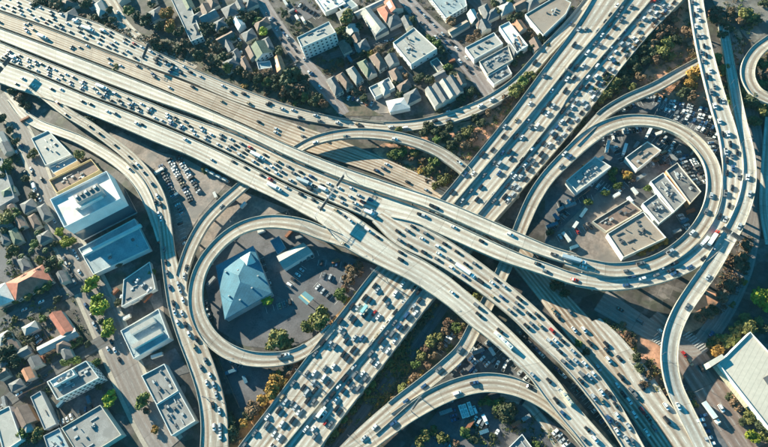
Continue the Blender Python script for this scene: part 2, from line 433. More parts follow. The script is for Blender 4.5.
patch('parking_lot', [(110, 136), (122, 132), (168, 157), (152, 170)], zl(), M_LOTB)
patch('parking_lot', [(198, 218), (240, 190), (290, 210), (236, 226), (200, 252)], zl(), M_LOTB)
patch('parking_lot', [(545, 245), (600, 190), (640, 200), (668, 240), (640, 262), (590, 266), (560, 258)], zl(), M_LOTB)
patch('parking_lot', [(545, 200), (568, 165), (600, 136), (640, 126), (680, 140), (705, 170), (706, 200), (690, 225), (668, 240), (640, 205), (600, 190), (545, 245)], zl(), M_LOTD)
patch('parking_lot', [(650, 96), (668, 100), (712, 112), (722, 150), (724, 190), (716, 150), (690, 128), (655, 113), (618, 112), (606, 122), (612, 106)], zl(), M_LOTD)
patch('parking_lot', [(418, 395), (470, 350), (488, 345), (530, 385), (480, 372), (440, 386)], zl(), M_LOTD)
patch('parking_lot', [(410, 447), (440, 408), (480, 392), (520, 395), (556, 425), (562, 450)], zl(), M_LOT)
patch('parking_lot', [(686, 400), (705, 395), (735, 450), (712, 450)], zl(), M_LOTD)
patch('parking_lot', [(480, 300), (560, 380), (620, 450), (600, 450), (520, 370), (470, 318)], zl(), M_DIRT)
patch('parking_lot', [(282, 6), (310, -2), (322, 12), (296, 26)], zl(), M_LOT)
patch('parking_lot', [(58, 382), (78, 425), (108, 408), (98, 380)], zl(), M_LOTD)
patch('parking_lot', [(150, 360), (175, 348), (190, 372), (170, 378)], zl(), M_LOTD)
patch('parking_lot', [(386, 60), (396, 60), (420, 82), (404, 96), (388, 84)], zl(), M_LOTB)
patch('parking_lot', [(350, 96), (398, 88), (412, 112), (372, 114)], zl(), M_LOTB)
patch('pavement', [(122, 296), (160, 280), (168, 340), (150, 300)], zl(), M_LOTB)
patch('pavement', [(0, 250), (20, 236), (45, 262), (10, 284), (-5, 280)], zl(), M_LOT)

patch('belt_shade_soil', [(10, -10), (60, 4), (100, 16), (150, 36), (196, 40), (250, 66), (300, 80), (352, 100), (384, 116), (340, 116), (290, 104), (240, 86), (190, 66), (140, 43), (95, 21), (50, 8), (10, -5)], zl(), M_SCRUB)  # dark soil laid in for the shade along the tree belt
# ------------------------------------------------------------------ streets at ground level
def street(key, pts, m, lanes=2, name='street'): return surface_road(key, name, from_center([(a, b, z_, w) for (a, b, w), z_ in zip(pts, [zl()] * len(pts))], lanes), m)
M_LIL = road_mat('worn_street_asphalt', (0.255, 0.215, 0.205), track=0.25, mark=0.38)
street('x_pave', [(-2, 96, 19), (16, 122, 19), (34, 160, 20), (46, 195, 22), (62, 232, 25), (82, 270, 28), (100, 308, 29), (118, 350, 28), (134, 388, 26), (150, 420, 26), (168, 450, 26)], mat('sidewalk', (0.36, 0.31, 0.25), noise=0.2, scale=0.1), 1, 'pavement')
street('x', [(-2, 96, 14), (16, 122, 14), (34, 160, 14), (46, 195, 16), (62, 232, 19), (82, 270, 22), (100, 308, 23), (118, 350, 22), (134, 388, 20), (150, 420, 20), (168, 450, 20)], M_STREET, 4)
street('y', [(-10, 330, 12), (20, 314, 12), (50, 300, 12), (80, 286, 12), (92, 281, 10)], M_STREETD)
street('z', [(-10, 412, 11), (20, 392, 11), (50, 372, 11), (80, 354, 11), (108, 338, 11)], M_STREETD)
street('y2', [(-10, 150, 9), (10, 200, 9), (30, 245, 9), (60, 300, 9)], M_STREETD)
street('w1', [(256, -8, 13), (280, 30, 13), (300, 58, 14), (318, 80, 15), (332, 97, 12), (345, 114, 9)], M_LIL)
street('w2', [(398, -8, 15), (427, 22, 15), (454, 48, 15), (476, 75, 14), (492, 98, 11)], M_LIL)
street('w3', [(466, -8, 12), (492, 22, 11), (470, 30, 9), (440, 38, 9)], M_STREETD)
street('w4', [(330, 56, 8), (365, 46, 8), (400, 30, 8)], M_STREETD)
street('w5', [(200, -10, 8), (232, 26, 8), (262, 66, 8), (280, 86, 8)], M_STREETD)
street('curve', [(98, -12, 12), (110, 4, 15), (120, 22, 15), (136, 37, 12), (156, 49, 9), (180, 60, 7), (196, 68, 5)], mat('access', (0.33, 0.29, 0.25), noise=0.2) and M_RAMP)
street('se', [(650, 318, 16), (680, 345, 20), (700, 372, 23), (722, 405, 23), (752, 450, 23)], road_mat('brown_street', (0.24, 0.18, 0.155), track=0.4, mark=0.36), 4)
street('se2', [(600, 300, 18), (650, 330, 14), (690, 348, 12), (712, 330, 12), (735, 290, 12), (748, 250, 12), (758, 180, 12), (750, 110, 12), (738, 60, 12), (726, 30, 10)], M_STREET, 4)
street('svc', [(500, 398, 6), (524, 402, 6), (540, 418, 6), (552, 435, 6), (560, 450, 6)], M_RAMP, 1, 'path')
street('svc2', [(446, 304, 7), (428, 330, 7), (404, 362, 7), (372, 400, 7), (335, 450, 7)], M_STREETD, 1)
street('front', [(505, 350, 9), (535, 374, 9), (570, 410, 9), (600, 445, 9)], M_STREETD, 1)
# crosswalk bars on the south east crossing
mb = MB()
for k in range(9):
    a = W(683 + k * 2.3, 336 + k * 2.0, -0.1); b = W(690 + k * 2.3, 331.5 + k * 2.0, -0.1); t = (b - a); n = Vector((-t.y, t.x, 0)).normalized() * 0.35
    mb.face([a - n, b - n, b + n, a + n][::-1], mat('worn_white_marking', (0.42, 0.41, 0.38), noise=0.3, scale=1))
for k in range(7):
    a = W(652 + k * 1.9, 340 + k * 1.5, -0.1); b = W(659 + k * 1.9, 336 + k * 1.5, -0.1); t = (b - a); n = Vector((-t.y, t.x, 0)).normalized() * 0.35
    mb.face([a - n, b - n, b + n, a + n][::-1], mat('worn_white_marking', (0.42, 0.41, 0.38), noise=0.3, scale=1))
tag(mb.obj('road_markings'), kind='structure')

# ------------------------------------------------------------------ freeways
LOW = []
# low level: the two carriageways that run from the top left down to the bottom right
rA = from_edges([(-12, -16), (20, -3), (50, 9), (95, 22), (140, 44), (191, 68), (240, 88), (290, 106), (340, 118), (384, 123.5)],
                [(-12, 6), (0, 10), (50, 27.5), (100, 47.5), (150, 67), (190, 82), (240, 103), (290, 117), (340, 126), (384, 131)], [(0, 6), (0.3, 5), (0.7, 1.2), (1, 1.0)], 5)
viaduct('A', 'freeway_carriageway', 'busy westbound carriageway along the top edge beside the dark trees', 'freeway', rA, M_DECK, piers=0, skirt=[(0, 1)], par=((0, 1), (0, 0.62)), thick=0.8)
rB = from_edges([(-12, 8), (0, 12), (50, 29.5), (100, 49.5), (150, 69), (190, 84), (245, 106), (290, 122), (330, 136), (360, 148), (384, 158), (441, 184), (475, 203), (520, 240), (560, 286), (598, 328), (640, 380), (666, 415), (690, 450)],
                [(-12, 23), (0, 26.5), (50, 45), (100, 64), (150, 84), (190, 101), (240, 122), (290, 145), (330, 158), (360, 168), (384, 177), (430, 198), (462, 218), (505, 258), (540, 300), (566, 334), (606, 385), (632, 418), (655, 450)], [(0, 6), (0.25, 5), (0.42, 0.7), (1, 0.5)], 6)
viaduct('B', 'freeway_carriageway', 'worn brown freeway carriageway passing beneath the flyovers toward the bottom edge', 'freeway', rB, M_BROWN, piers=0, skirt=[(0, 1)], par=((0, 0.3), (0, 0.42)), thick=0.5)
rF = from_edges([(600, 318), (622, 338), (650, 372), (668, 400), (690, 430), (704, 450)], [(590, 322), (612, 352), (632, 385), (650, 410), (668, 434), (678, 450)], [(0, 0.9), (1, 0.9)], 2)
rG = from_center([(600, -12, 2, 12), (575, 20, 3, 12), (546, 51, 4, 12), (521, 79, 4, 12), (500, 95, 3.5, 12), (478, 107, 3, 12), (452, 117, 2, 12), (420, 124.5, 1.5, 11), (384, 127, 1.2, 11), (350, 123, 1.15, 10)], 3)
viaduct('G', 'slip_road', 'pale slip road curving along the left side of the wide diagonal freeway', 'slip road', rG, M_DECK, piers=0, skirt=[(0, 1)], par=((0, 0.85), (0, 1)), thick=0.8)

# the diagonal freeway, one storey up
rD = from_edges([(600, -14), (575, 27), (544, 68), (511, 112), (474, 158), (441, 198), (405, 238), (372, 273), (345, 308), (314, 348), (278, 396), (240, 445), (232, 457)],
                [(693, -14), (683, 0), (650, 34), (620, 70), (588, 112), (560, 146), (524, 188), (494, 222), (462, 262), (434, 298), (408, 332), (384, 364), (356, 400), (330, 434), (314, 457)], [(0, 6), (1, 6)], 11)
viaduct('diag', 'diagonal_freeway', 'wide crowded freeway running diagonally from the top right to the bottom', 'freeway', rD, M_DECK, piers=26, skirt=[(0, 0.385), (0.52, 1)], avoid=('B',), ph=1.3)
def barrier(label, pts, z, h=1.35, w=0.7, name='median_barrier'):
    P = catmull([W(a, b, z) for a, b in pts], 4)
    E, I = [], []
    for i, c in enumerate(P):
        t = P[min(i + 1, len(P) - 1)] - P[max(i - 1, 0)]; n = Vector((t.y, -t.x, 0)).normalized() * w / 2; E.append(c - n); I.append(c + n)
    base = P[len(P) // 2].copy(); mb = MB(); wall_strip(mb, [e - base for e in E], [i - base for i in I], 0.003, h, M_SIDE)
    o = mb.obj(name, loc=base); tag(o, label, 'barrier'); return o
barrier('long concrete barrier between the sparse lanes and the middle lanes of the diagonal freeway', [(634, -14), (623, 2), (597, 34), (572, 63), (534, 110), (500, 150), (454, 204)], 6.0, 2.1)
barrier('long concrete barrier beside the most crowded lanes of the diagonal freeway', [(660, -14), (651, 0), (576, 87), (559, 112), (520, 162), (478, 214), (430, 272), (379, 335), (333, 388), (284, 447), (277, 457)], 6.0, 1.7)

# curved flyover K
rK = from_center([(278, 164, 6.5, 8), (298, 149, 7, 9), (318, 139.5, 8, 9.5), (345, 134, 8.5, 10), (375, 134, 8.5, 10), (405, 139, 8, 10), (435, 150, 7, 10), (458, 165, 6.2, 10), (468, 174, 6.1, 9)], 2)
viaduct('K', 'flyover_ramp', 'short curved flyover that arches over the worn brown carriageway', 'flyover', rK, M_RAMP, avoid=('B', 'A'), piers=24)

# upper bundle
rC = from_edges([(-12, 24), (0, 28.5), (50, 47), (100, 66), (150, 86), (190, 102.5), (240, 124), (290, 146), (340, 166), (384, 181), (441, 200), (480, 216), (519, 233), (550, 246), (576, 254)],
                [(-12, 36), (0, 40), (50, 60), (100, 80), (150, 99), (190, 113), (240, 133), (290, 157), (340, 178), (384, 193.5), (425, 207), (459, 222), (491, 236), (521, 248), (549, 258), (572, 265)], [(0, 6.2), (0.2, 8), (0.5, 16), (1, 18)], 2)
viaduct('C', 'flyover_deck', 'pale narrow flyover deck leading from the top left to the big loop', 'flyover', rC, M_DECK2, avoid=('A', 'B', 'diag', 'K'), piers=34, par=((0, 1), (0, 1)))
rDm = from_edges([(-12, 38.5), (0, 42.5), (50, 63), (100, 83), (150, 102.5), (172, 111.5), (242, 137), (292, 161), (332, 177.5), (367, 190.5), (390, 199)],
                 [(-12, 54), (0, 59), (40, 74), (87, 94), (127, 109), (192, 136), (237, 157), (284, 181), (327, 200), (352, 211), (376, 222)], [(0, 6), (0.3, 8), (1, 14)], 5)
viaduct('D', 'flyover_deck', 'crowded flyover deck in the middle of the parallel roads at the top left', 'flyover', rDm, M_DECK, avoid=('A', 'B', 'diag'), piers=34, par=((0, 0.99), (0, 0.97)))
rD1 = from_edges([(384, 196), (425, 211), (459, 226), (491, 241), (521, 254), (549, 264), (575, 273), (605, 276)],
                 [(372, 214), (412, 222), (433, 231), (454, 240.5), (496, 259), (534, 272), (559, 280), (575, 285), (604, 289)], [(0, 14.05), (1, 16)], 2)
viaduct('D1', 'flyover_ramp', 'sparse flyover branch between the big loop deck and the crowded branch', 'flyover', rD1, M_DECK2, avoid=('B', 'diag'), piers=34, par=((0.02, 0.9), (0.1, 0.98)))
rD2 = from_edges([(386, 209), (412, 221), (440, 235.5), (464, 251), (489, 269), (514, 289), (539, 311), (560, 333), (576, 349), (601, 377), (622, 408), (643, 445), (650, 458)],
                 [(372, 221.5), (397, 245), (434, 263), (466, 283), (491, 301), (514, 320), (531, 337), (555, 359), (576, 382), (600, 413), (621, 445), (628, 458)][0:], [(0, 14.1), (0.4, 12.5), (1, 11)], 4)
viaduct('D2', 'flyover_deck', 'crowded flyover branch sweeping down to the bottom edge right of the bus', 'flyover', rD2, M_DECK, avoid=('B', 'diag'), piers=34, par=((0.14, 1), (0.14, 1)))
rE = from_edges([(-12, 56), (0, 61.5), (40, 76.5), (87, 96.5), (127, 112), (192, 139), (237, 160), (284, 184), (327, 203.5), (352, 214.5), (397, 246), (421, 259), (446, 275), (466, 291), (484, 306), (499, 320), (516, 336), (539, 360), (559, 382), (576, 405), (611, 445), (622, 458)],
                [(-12, 78), (0, 83), (40, 97), (75, 109), (120, 127), (160, 144), (192, 157), (242, 183), (274, 198), (300, 212), (322, 224.5), (336, 240), (352, 251.5), (384, 268), (409, 280), (434, 296), (454, 311), (471, 326), (486, 337), (509, 357), (529, 377), (544, 397), (559, 416), (575, 435), (592, 458)], [(0, 6), (0.3, 9), (0.55, 13), (1, 12)], 4)
viaduct('E', 'flyover_deck', 'pale flyover deck with the white bus, curving down from the top left', 'flyover', rE, M_DECK2, avoid=('B', 'diag', 'x'), piers=34, par=((0, 1), ((0.0, 0.045), (0.075, 0.505), (0.56, 0.87), (0.9, 1))))

def zE(px, py): return rE.at(rE.locate(px, py)[0], 0.9)[0].z
# left loop
rLL = from_center([(362, 247, zE(362, 247) - 0.05, 6), (345, 241.5, zE(345, 243) - 0.05, 9), (322, 233, zE(325, 229) - 0.1, 11), (298, 224.5, 13, 11.5), (270, 221.5, 12.5, 11.5), (245, 226.5, 12, 11.5), (225, 238.5, 11.5, 11.5), (208, 257, 11, 11.5), (198.5, 276, 10.5, 11.5), (195.5, 297, 10, 11.5), (199, 317, 9.5, 11.5), (209.5, 336, 9, 11.5), (227, 350.5, 8.3, 11.5), (250, 358.5, 7.5, 11), (277, 359, 6.9, 10.5), (299, 353.5, 6.4, 10), (318, 341, 6.2, 9), (332, 327, 6.1, 7)], 2)
viaduct('LL', 'loop_ramp', 'round loop ramp circling the blue roofed building at left', 'loop ramp', rLL, M_RAMP, avoid=('x',), piers=26, par=((0.07, 0.93), (0.07, 1)))
# ramp M and its companions
rM = from_center([(22, 76, zE(22, 78) - .06, 7), (36, 88, zE(36, 90) - .06, 8.5), (50, 99.5, zE(50, 96) - .06, 9), (67, 112.5, 7.2, 9), (90, 126.5, 7.2, 9), (112, 142.5, 7, 9), (130, 157, 7, 9.5), (146, 174.5, 7, 10), (157, 193, 7, 11), (163, 212, 7, 11), (166, 235, 7, 11), (169, 260, 7, 12), (174, 284, 7, 15), (180, 306, 7, 18), (189, 334, 7, 18), (200, 362, 7, 18), (209, 390, 7, 18), (214, 420, 7, 19), (214, 455, 7, 20)], 3)
viaduct('M', 'ramp', 'long curving ramp down the left side with brown lanes and scattered cars', 'ramp', rM, M_RAMP, piers=28, avoid=('x',), par=((0.09, 0.57), (0.04, 1)))
rM2 = from_center([(10, 98, -0.3, 8), (22, 113, -0.1, 9), (38, 124, 0.4, 9.5), (57, 131, 1.5, 9), (78, 139, 2.5, 9), (100, 151, 3.5, 9), (122, 166, 4.8, 9), (138, 183, 6, 9), (149, 203, 6.8, 9), (156, 222, 6.95, 8), (161, 240, 6.96, 7)], 2)
viaduct('M2', 'entry_ramp', 'bare concrete entry ramp rising from the street beside the white office', 'ramp', rM2, M_DECK2, piers=0, skirt=[(0, 1)], par=((0, 0.8), (0, 0.95)), thick=0.4)
rN = from_center([(262, 168, 6, 11), (240, 188, 6, 11), (222, 204, 6.2, 11), (206, 221, 6.5, 11), (194, 241, 6.8, 11), (186, 261, 6.9, 10.5), (181, 282, 6.94, 10), (182, 300, 6.95, 9)], 2)
viaduct('N', 'ramp', 'short ramp with a deep blue shaded edge left of the round loop', 'ramp', rN, M_RAMP, piers=24, par=((0, 0.85), (0, 0.85)))
# right loop, H, P
rRL = from_center([(566, 259.5, 18, 9.5), (590, 266, 17.8, 10), (615, 270, 17.4, 10.5), (645, 266, 17, 10.5), (670, 255, 16.5, 10.5), (692, 237, 16, 10.5), (708, 214, 15.5, 10.5), (714.5, 190, 15, 10.5), (712, 167, 14.5, 10.5), (702, 149, 14, 10.5), (686, 134, 13.5, 10.5), (665, 124, 13, 10.5), (645, 120.5, 12.5, 10.5), (625, 121, 12, 11), (606, 127, 11.5, 12), (588, 138, 11, 13), (569, 155, 10.5, 12), (548, 177, 10, 11), (534, 198, 9.5, 11), (523, 222, 9, 10.5), (510, 255, 8.5, 10), (494, 290, 8, 10), (476, 325, 7.5, 10), (463, 349, 7, 10), (446, 366, 7, 10), (424, 384, 7, 10), (403, 400, 7, 10), (382, 418, 7, 11), (360, 438, 7, 11), (344, 454, 7, 11)], 2)
viaduct('RL', 'loop_ramp', 'big teardrop loop ramp circling the parking lots and warehouses at right', 'loop ramp', rRL, M_RAMP, avoid=('B', 'diag'), piers=28, par=((0.0, 0.965), (0.03, 0.93)))
rS = from_center([(712, 55, 2, 9), (696, 64, 3, 9), (678, 74, 4, 9.5), (655, 87, 6, 9.5), (628, 99, 8, 9.5), (606, 112, 9.6, 9), (590, 127, 10.8, 7.5), (574, 144, 10.6, 6)], 2)
viaduct('S', 'ramp', 'straight shaded ramp joining the big loop above the crowded parking lot', 'ramp', rS, M_RAMP, piers=24, par=((0, 1), (0, 0.8)))
rT = from_center([(694, -14, 12, 11), (698, 15, 12, 11.5), (703.5, 45, 12.5, 12), (711, 76, 13, 12.5), (719, 105, 13.5, 13), (728, 135, 14, 13.5), (732.5, 165, 14.5, 14), (731, 195, 15, 14), (724, 222, 15.3, 14), (711, 244, 15.5, 13.5), (690, 261, 15.8, 13), (664, 273, 16, 12), (636, 280, 16, 11.5), (606, 283, 16, 11), (576, 279, 16, 10.5)], 3)
viaduct('T', 'flyover_ramp', 'crowded outer flyover curving down the right side around the big loop', 'flyover', rT, M_DECK2, avoid=('RL',), piers=30, par=((0.0, 0.96), (0, 0.69)))
rU = from_center([(722, 20, 1, 7), (729, 60, 5, 7), (735, 92, 8, 7.5), (741, 122, 12, 8), (747.5, 150, 14.2, 8.5), (749.5, 174, 15.4, 9), (746, 198, 16.3, 9.5), (737, 222, 16.8, 10), (724, 245, 16.6, 10.5), (709, 270, 15.8, 11), (695, 290, 14.3, 11), (681, 312, 12, 10.5), (672, 335, 9, 10.5), (669.5, 360, 6.5, 10.5), (674, 385, 4, 10.5), (685, 410, 2.4, 10.5), (700, 440, 1.2, 10.5), (707, 455, 1.0, 10.5)], 2)
viaduct('U', 'flyover_ramp', 'outermost flyover at right, ending in the S curve toward the bottom', 'flyover', rU, M_DECK2, avoid=('B', 'se', 'se2'), piers=30, par=((0, 1), (0, 0.9)))
surface_road('F', 'road', rF, M_DECK)
rV = from_center([(786, 30, 7, 10.5), (770, 41, 7, 10.5), (757, 51, 7, 10.5), (749, 64, 7, 10.5), (748, 78, 7, 10.5), (755, 91, 7, 10.5), (768, 99, 7, 10.5), (786, 104, 7, 10.5)], 2)
viaduct('V', 'loop_ramp', 'small loop ramp cut off by the frame at top right, around dry bushes', 'loop ramp', rV, M_RAMP, piers=26)
rV2 = from_center([(775, 118, 1, 14), (771, 170, 1, 14), (770, 210, 1, 14), (776, 245, 1, 14)], 3)
surface_road('V2', 'road', rV2, M_DECK)
rQ = from_center([(338, 461, 7.1, 12), (362, 446, 7.1, 12), (384, 430, 7.1, 12), (408, 413, 7.1, 12.5), (434, 398, 7.1, 13), (459, 387.5, 7.1, 13), (484, 382.5, 7.1, 13), (509, 385, 7.1, 12.5), (530, 393, 7.1, 11), (548, 404, 7.1, 10), (566, 420, 7, 9), (584, 440, 7, 9), (596, 455, 7, 9)], 3)
viaduct('Q', 'ramp', 'curved ramp along the bottom passing beneath the bus flyover', 'ramp', rQ, M_RAMP, piers=28, par=((0.24, 1), (0.0, 1)))
# ------------------------------------------------------------------ words
ORD = ['first', 'second', 'third', 'fourth', 'fifth', 'sixth', 'seventh', 'eighth', 'ninth', 'tenth', 'eleventh', 'twelfth', 'thirteenth', 'fourteenth', 'fifteenth', 'sixteenth', 'seventeenth', 'eighteenth', 'nineteenth', 'twentieth']
ORD += ['twenty-' + o for o in ORD[:9]] + ['thirtieth'] + ['thirty-' + o for o in ORD[:9]] + ['fortieth']
def ordw(i): return ORD[min(i, len(ORD) - 1)]

# ------------------------------------------------------------------ buildings
def rc(name, col, **k): return mat(name, col, **k)
R_GREY = rc('grey_roof', (0.245, 0.235, 0.225), noise=0.25, scale=0.12, blotch=0.15, blotch_col=(0.22, 0.21, 0.2))
R_PALE = rc('pale_roof', (0.38, 0.36, 0.33), noise=0.24, scale=0.12, blotch=0.12, blotch_col=(0.34, 0.33, 0.3))
R_WHITE = rc('white_roof', (0.64, 0.62, 0.57), noise=0.16, scale=0.12, blotch=0.1, blotch_col=(0.52, 0.5, 0.46))
R_TAN = rc('tan_roof', (0.30, 0.24, 0.195), noise=0.22, scale=0.1, blotch=0.1, blotch_col=(0.29, 0.24, 0.2))
R_DARK = rc('dark_roof', (0.13, 0.125, 0.125), noise=0.2, scale=0.12, blotch=0.12, blotch_col=(0.18, 0.17, 0.16))
R_BROWN = rc('brown_shingle', (0.19, 0.13, 0.105), noise=0.25, scale=0.3)
R_RED = rc('red_tile_roof', (0.42, 0.15, 0.10), noise=0.22, scale=0.3)
R_ORNG = rc('orange_tile_roof', (0.46, 0.22, 0.13), noise=0.22, scale=0.3)
R_GREEN = rc('green_shingle', (0.15, 0.17, 0.12), noise=0.2, scale=0.3)
R_BLUE = rc('blue_metal_roof', (0.06, 0.185, 0.245), noise=0.2, scale=0.12, rough=0.6, spec=0.3, rib=(0.5, 2.2, 0.15))
R_SHADE_TINT = rc('shade_tinted_roof', (0.30, 0.35, 0.36), noise=0.2, scale=0.1)  # bluish cast of shade mixed into the grey of these roofs
R_RIB = rc('ribbed_metal_roof', (0.5, 0.45, 0.375), noise=0.1, scale=0.05, rib=(0.66, 3.0, 0.16))
R_SHIN = rc('grey_shingle', (0.15, 0.145, 0.145), noise=0.25, scale=0.3)
W_CREAM = rc('cream_wall', (0.55, 0.50, 0.42), noise=0.1)
W_WHITE = rc('white_wall', (0.70, 0.68, 0.63), noise=0.08)
W_GREY = rc('grey_wall', (0.36, 0.36, 0.36), noise=0.12)
W_BROWN = rc('brown_wall', (0.28, 0.2, 0.15), noise=0.15)
W_YEL = rc('yellow_wall', (0.72, 0.50, 0.25), noise=0.1)
W_ORNG = rc('orange_wall', (0.5, 0.27, 0.15), noise=0.1)
W_GLASS = rc('blue_glass_band', (0.05, 0.10, 0.13), noise=0.05, rough=0.15, spec=0.6)
GLASS = rc('window_glass', (0.04, 0.055, 0.07), noise=0, rough=0.12, spec=0.6)
M_UNIT = rc('rooftop_metal', (0.42, 0.42, 0.41), noise=0.15, rough=0.5)
M_UNITD = rc('dark_rooftop_metal', (0.12, 0.12, 0.125), noise=0.15, rough=0.5)
CAMP = Vector((0, 0, HCAM))

def ccw(P):
    if sum(P[i].x * P[(i + 1) % len(P)].y - P[(i + 1) % len(P)].x * P[i].y for i in range(len(P))) < 0: P = P[::-1]
    return P
def inset(P, d):
    n = len(P); out = []
    for i in range(n):
        a, b, c = P[i - 1], P[i], P[(i + 1) % n]
        e1 = (b - a).normalized(); e2 = (c - b).normalized()
        n1 = Vector((-e1.y, e1.x, 0)); n2 = Vector((-e2.y, e2.x, 0))
        k = 1 + n1.dot(n2); out.append(b + (n1 + n2) * (d / max(k, 0.3)))
    return out
def building(label, px, h, roofm, wallm, name='building', cat='building', style='flat', units=4, par=0.9, win=None, z0=-0.6, rise=None, group=None, unitm=None, parm=None, axis=0, chim=0, hs=None):
    h = h * (hs if hs else (0.62 if style == 'flat' else 0.78)) if z0 < 0 else h
    r = random.Random(int(px[0][0] * 13 + px[0][1] * 7 + 5000))
    P = ccw([W(a, b, h) for a, b in px])
    c = sum(P, Vector()) / len(P)
    root = empty(name, (c.x, c.y, z0)); tag(root, label, cat, group)
    n = len(P)
    mb = MB()
    for i in range(n):
        a, b = P[i], P[(i + 1) % n]
        mb.face([(a.x, a.y, z0), (b.x, b.y, z0), (b.x, b.y, h), (a.x, a.y, h)], wallm)
    if style == 'flat':
        child_at(mb.obj('wall'), root)
        mb = MB(); mb.face([p + Z(-0.02) for p in inset(P, 0.02)], roofm); child_at(mb.obj('roof'), root)
        if par > 0:
            I = inset(P, 0.45); mb = MB()
            for i in range(n):
                j = (i + 1) % n
                mb.face([P[i] + Z(par), P[j] + Z(par), I[j] + Z(par), I[i] + Z(par)], parm or wallm)
                mb.face([P[i], P[j], P[j] + Z(par), P[i] + Z(par)], parm or wallm)
                mb.face([I[j] - Z(0.02), I[i] - Z(0.02), I[i] + Z(par), I[j] + Z(par)], parm or wallm)
            child_at(mb.obj('parapet'), root)
        e = max(range(n), key=lambda i: (P[(i + 1) % n] - P[i]).length); d = (P[(e + 1) % n] - P[e]).normalized(); ang = math.atan2(d.y, d.x)
        Q = inset(P, 2.2)
        units = int(units * 1.7)
        for k in range(units):
            if n == 4:
                u, v = r.uniform(0.08, 0.92), r.uniform(0.08, 0.92)
                p = Q[0].lerp(Q[1], u).lerp(Q[3].lerp(Q[2], u), v)
            else:
                ww = [r.random() for _ in Q]; s_ = sum(ww); p = sum((q * (w_ / s_) for q, w_ in zip(Q, ww)), Vector())
            mb = MB(); a_, b_, hh = r.uniform(0.9, 3.0), r.uniform(0.9, 2.0), r.uniform(0.5, 1.7)
            if r.random() < 0.18: a_, b_, hh = r.uniform(4, 8), 0.6, 0.6
            elif r.random() < 0.18: a_, b_, hh = r.uniform(0.5, .9), 0.6, 1.2
            um = unitm or (M_UNIT if r.random() < 0.65 else M_UNITD)
            mb.box(p, a_, b_, h + 0.02, h + hh, um, ang)
            if r.random() < 0.5: mb.tube((p.x, p.y, h + hh), (p.x, p.y, h + hh + 0.35), 0.45, 0.45, M_UNITD, 8)
            child_at(mb.obj('rooftop_unit'), root)
    else:
        # ridge along the longer side (or the other with axis=1)
        if ((P[1] - P[0]).length >= (P[2] - P[1]).length) == (axis == 0): A, B, C_, D_ = P[0], P[1], P[2], P[3]
        else: A, B, C_, D_ = P[1], P[2], P[3], P[0]
        wd = (D_ - A).length
        rs = rise if rise is not None else wd * 0.26
        m1 = (A + D_) / 2 + Z(rs); m2 = (B + C_) / 2 + Z(rs)
        if style == 'hip':
            dr = (m2 - m1).normalized() * min(wd / 2, (m2 - m1).length * 0.48); m1 = m1 + dr; m2 = m2 - dr
        else:
            for a, b, m_ in ((A, D_, m1), (B, C_, m2)): mb.face([a, b, m_], wallm)
        child_at(mb.obj('wall'), root)
        mb = MB(); th = Z(0.12)
        def off(p, o): return p + (p - o).normalized() * 0.5
        cc = (A + B + C_ + D_) / 4
        A1, B1, C1, D1 = [Vector(off(p, cc)) + th - Z(0.25) for p in (A, B, C_, D_)]
        M1, M2 = m1 + th, m2 + th
        if style == 'gable':
            M1 = M1 + (M1 - M2).normalized() * 0.5; M2 = M2 + (M2 - M1).normalized() * 0.5
        F = [[A1, B1, M2, M1], [C1, D1, M1, M2]]
        if style == 'hip': F += [[D1, A1, M1], [B1, C1, M2]]
        for f in F: mb.face(f, roofm)
        for f in F: mb.face([p - Z(0.14) for p in f][::-1], wallm)
        ro = child_at(mb.obj('roof'), root)
        mb = MB(); mb.tube(M1, M2, 0.14, 0.14, parm or roofm, 6); child_at(mb.obj('ridge_cap'), root)
        for k in range(chim):
            p = M1.lerp(M2, r.uniform(0.25, 0.75)); mb = MB(); mb.box(p, 0.8, 0.8, p.z - 1.0, p.z + 1.0, W_BROWN); child_at(mb.obj('chimney'), root)
    if win:
        rows, step = win
        for i in range(n):
            a, b = P[i], P[(i + 1) % n]; t = (b - a); ln = t.length; t.normalize(); nrm = Vector((t.y, -t.x, 0))
            if nrm.dot((CAMP - c)) < 0 or ln < 4: continue
            k = max(1, int(ln / step))
            for j in range(k):
                for q in range(rows):
                    x = (j + 0.5) / k * ln; zc = z0 + 1.8 + (h - z0) * q / rows
                    if zc + 0.8 > h: continue
                    s_ = a + t * x; mb = MB(); w_ = min(1.8, ln / k * 0.5)
                    mb.box((s_.x + nrm.x * 0.03, s_.y + nrm.y * 0.03), w_, 0.12, zc - 0.7, zc + 0.8, GLASS, math.atan2(t.y, t.x))
                    child_at(mb.obj('window'), root)
    return root
def extra(root, nm, fn):
    mb = MB(); fn(mb); return child_at(mb.obj(nm), root)

# big office with the sunken mechanical deck
o = building('large white office block with a sunken blue roof well beside the curving ramp', [(51.7, 200.5), (108, 172.3), (122, 199.7), (65.8, 228.6)], 24, R_WHITE, rc('pale_blue_wall', (0.72, 0.74, 0.73), noise=0.08), name='office_building', cat='office building', units=0, par=2.4, hs=1)
def q4(px, z): return [W(a, b, z) for a, b in px]
def mech(mb): mb.prism(ccw(q4([(73, 195), (97, 183), (101, 191), (77, 203)], 32)), 24.01, 32, W_GREY, R_GREY)
extra(o, 'plant_room', mech)
def mech(mb): mb.prism(ccw(q4([(68, 198), (74, 195), (80, 206), (75, 209)], 27)), 24.01, 27, M_UNIT, M_UNIT)
extra(o, 'plant_room', mech)
def band(mb):
    P_ = ccw(q4([(51.7, 200.5), (108, 172.3), (122, 199.7), (65.8, 228.6)], 24)); I_ = inset(P_, -0.15)
    mb.prism(I_, 1.0, 13.5, W_GLASS)
extra(o, 'glass_band', band)
for k in range(5):
    extra(o, 'rooftop_unit', lambda mb, k=k: mb.box(W(77 + k * 4.6, 197 - k * 2.4, 32), 2.2, 2.6, 32.01, 33.4, M_UNITD if k % 2 else M_UNIT, 0.45))
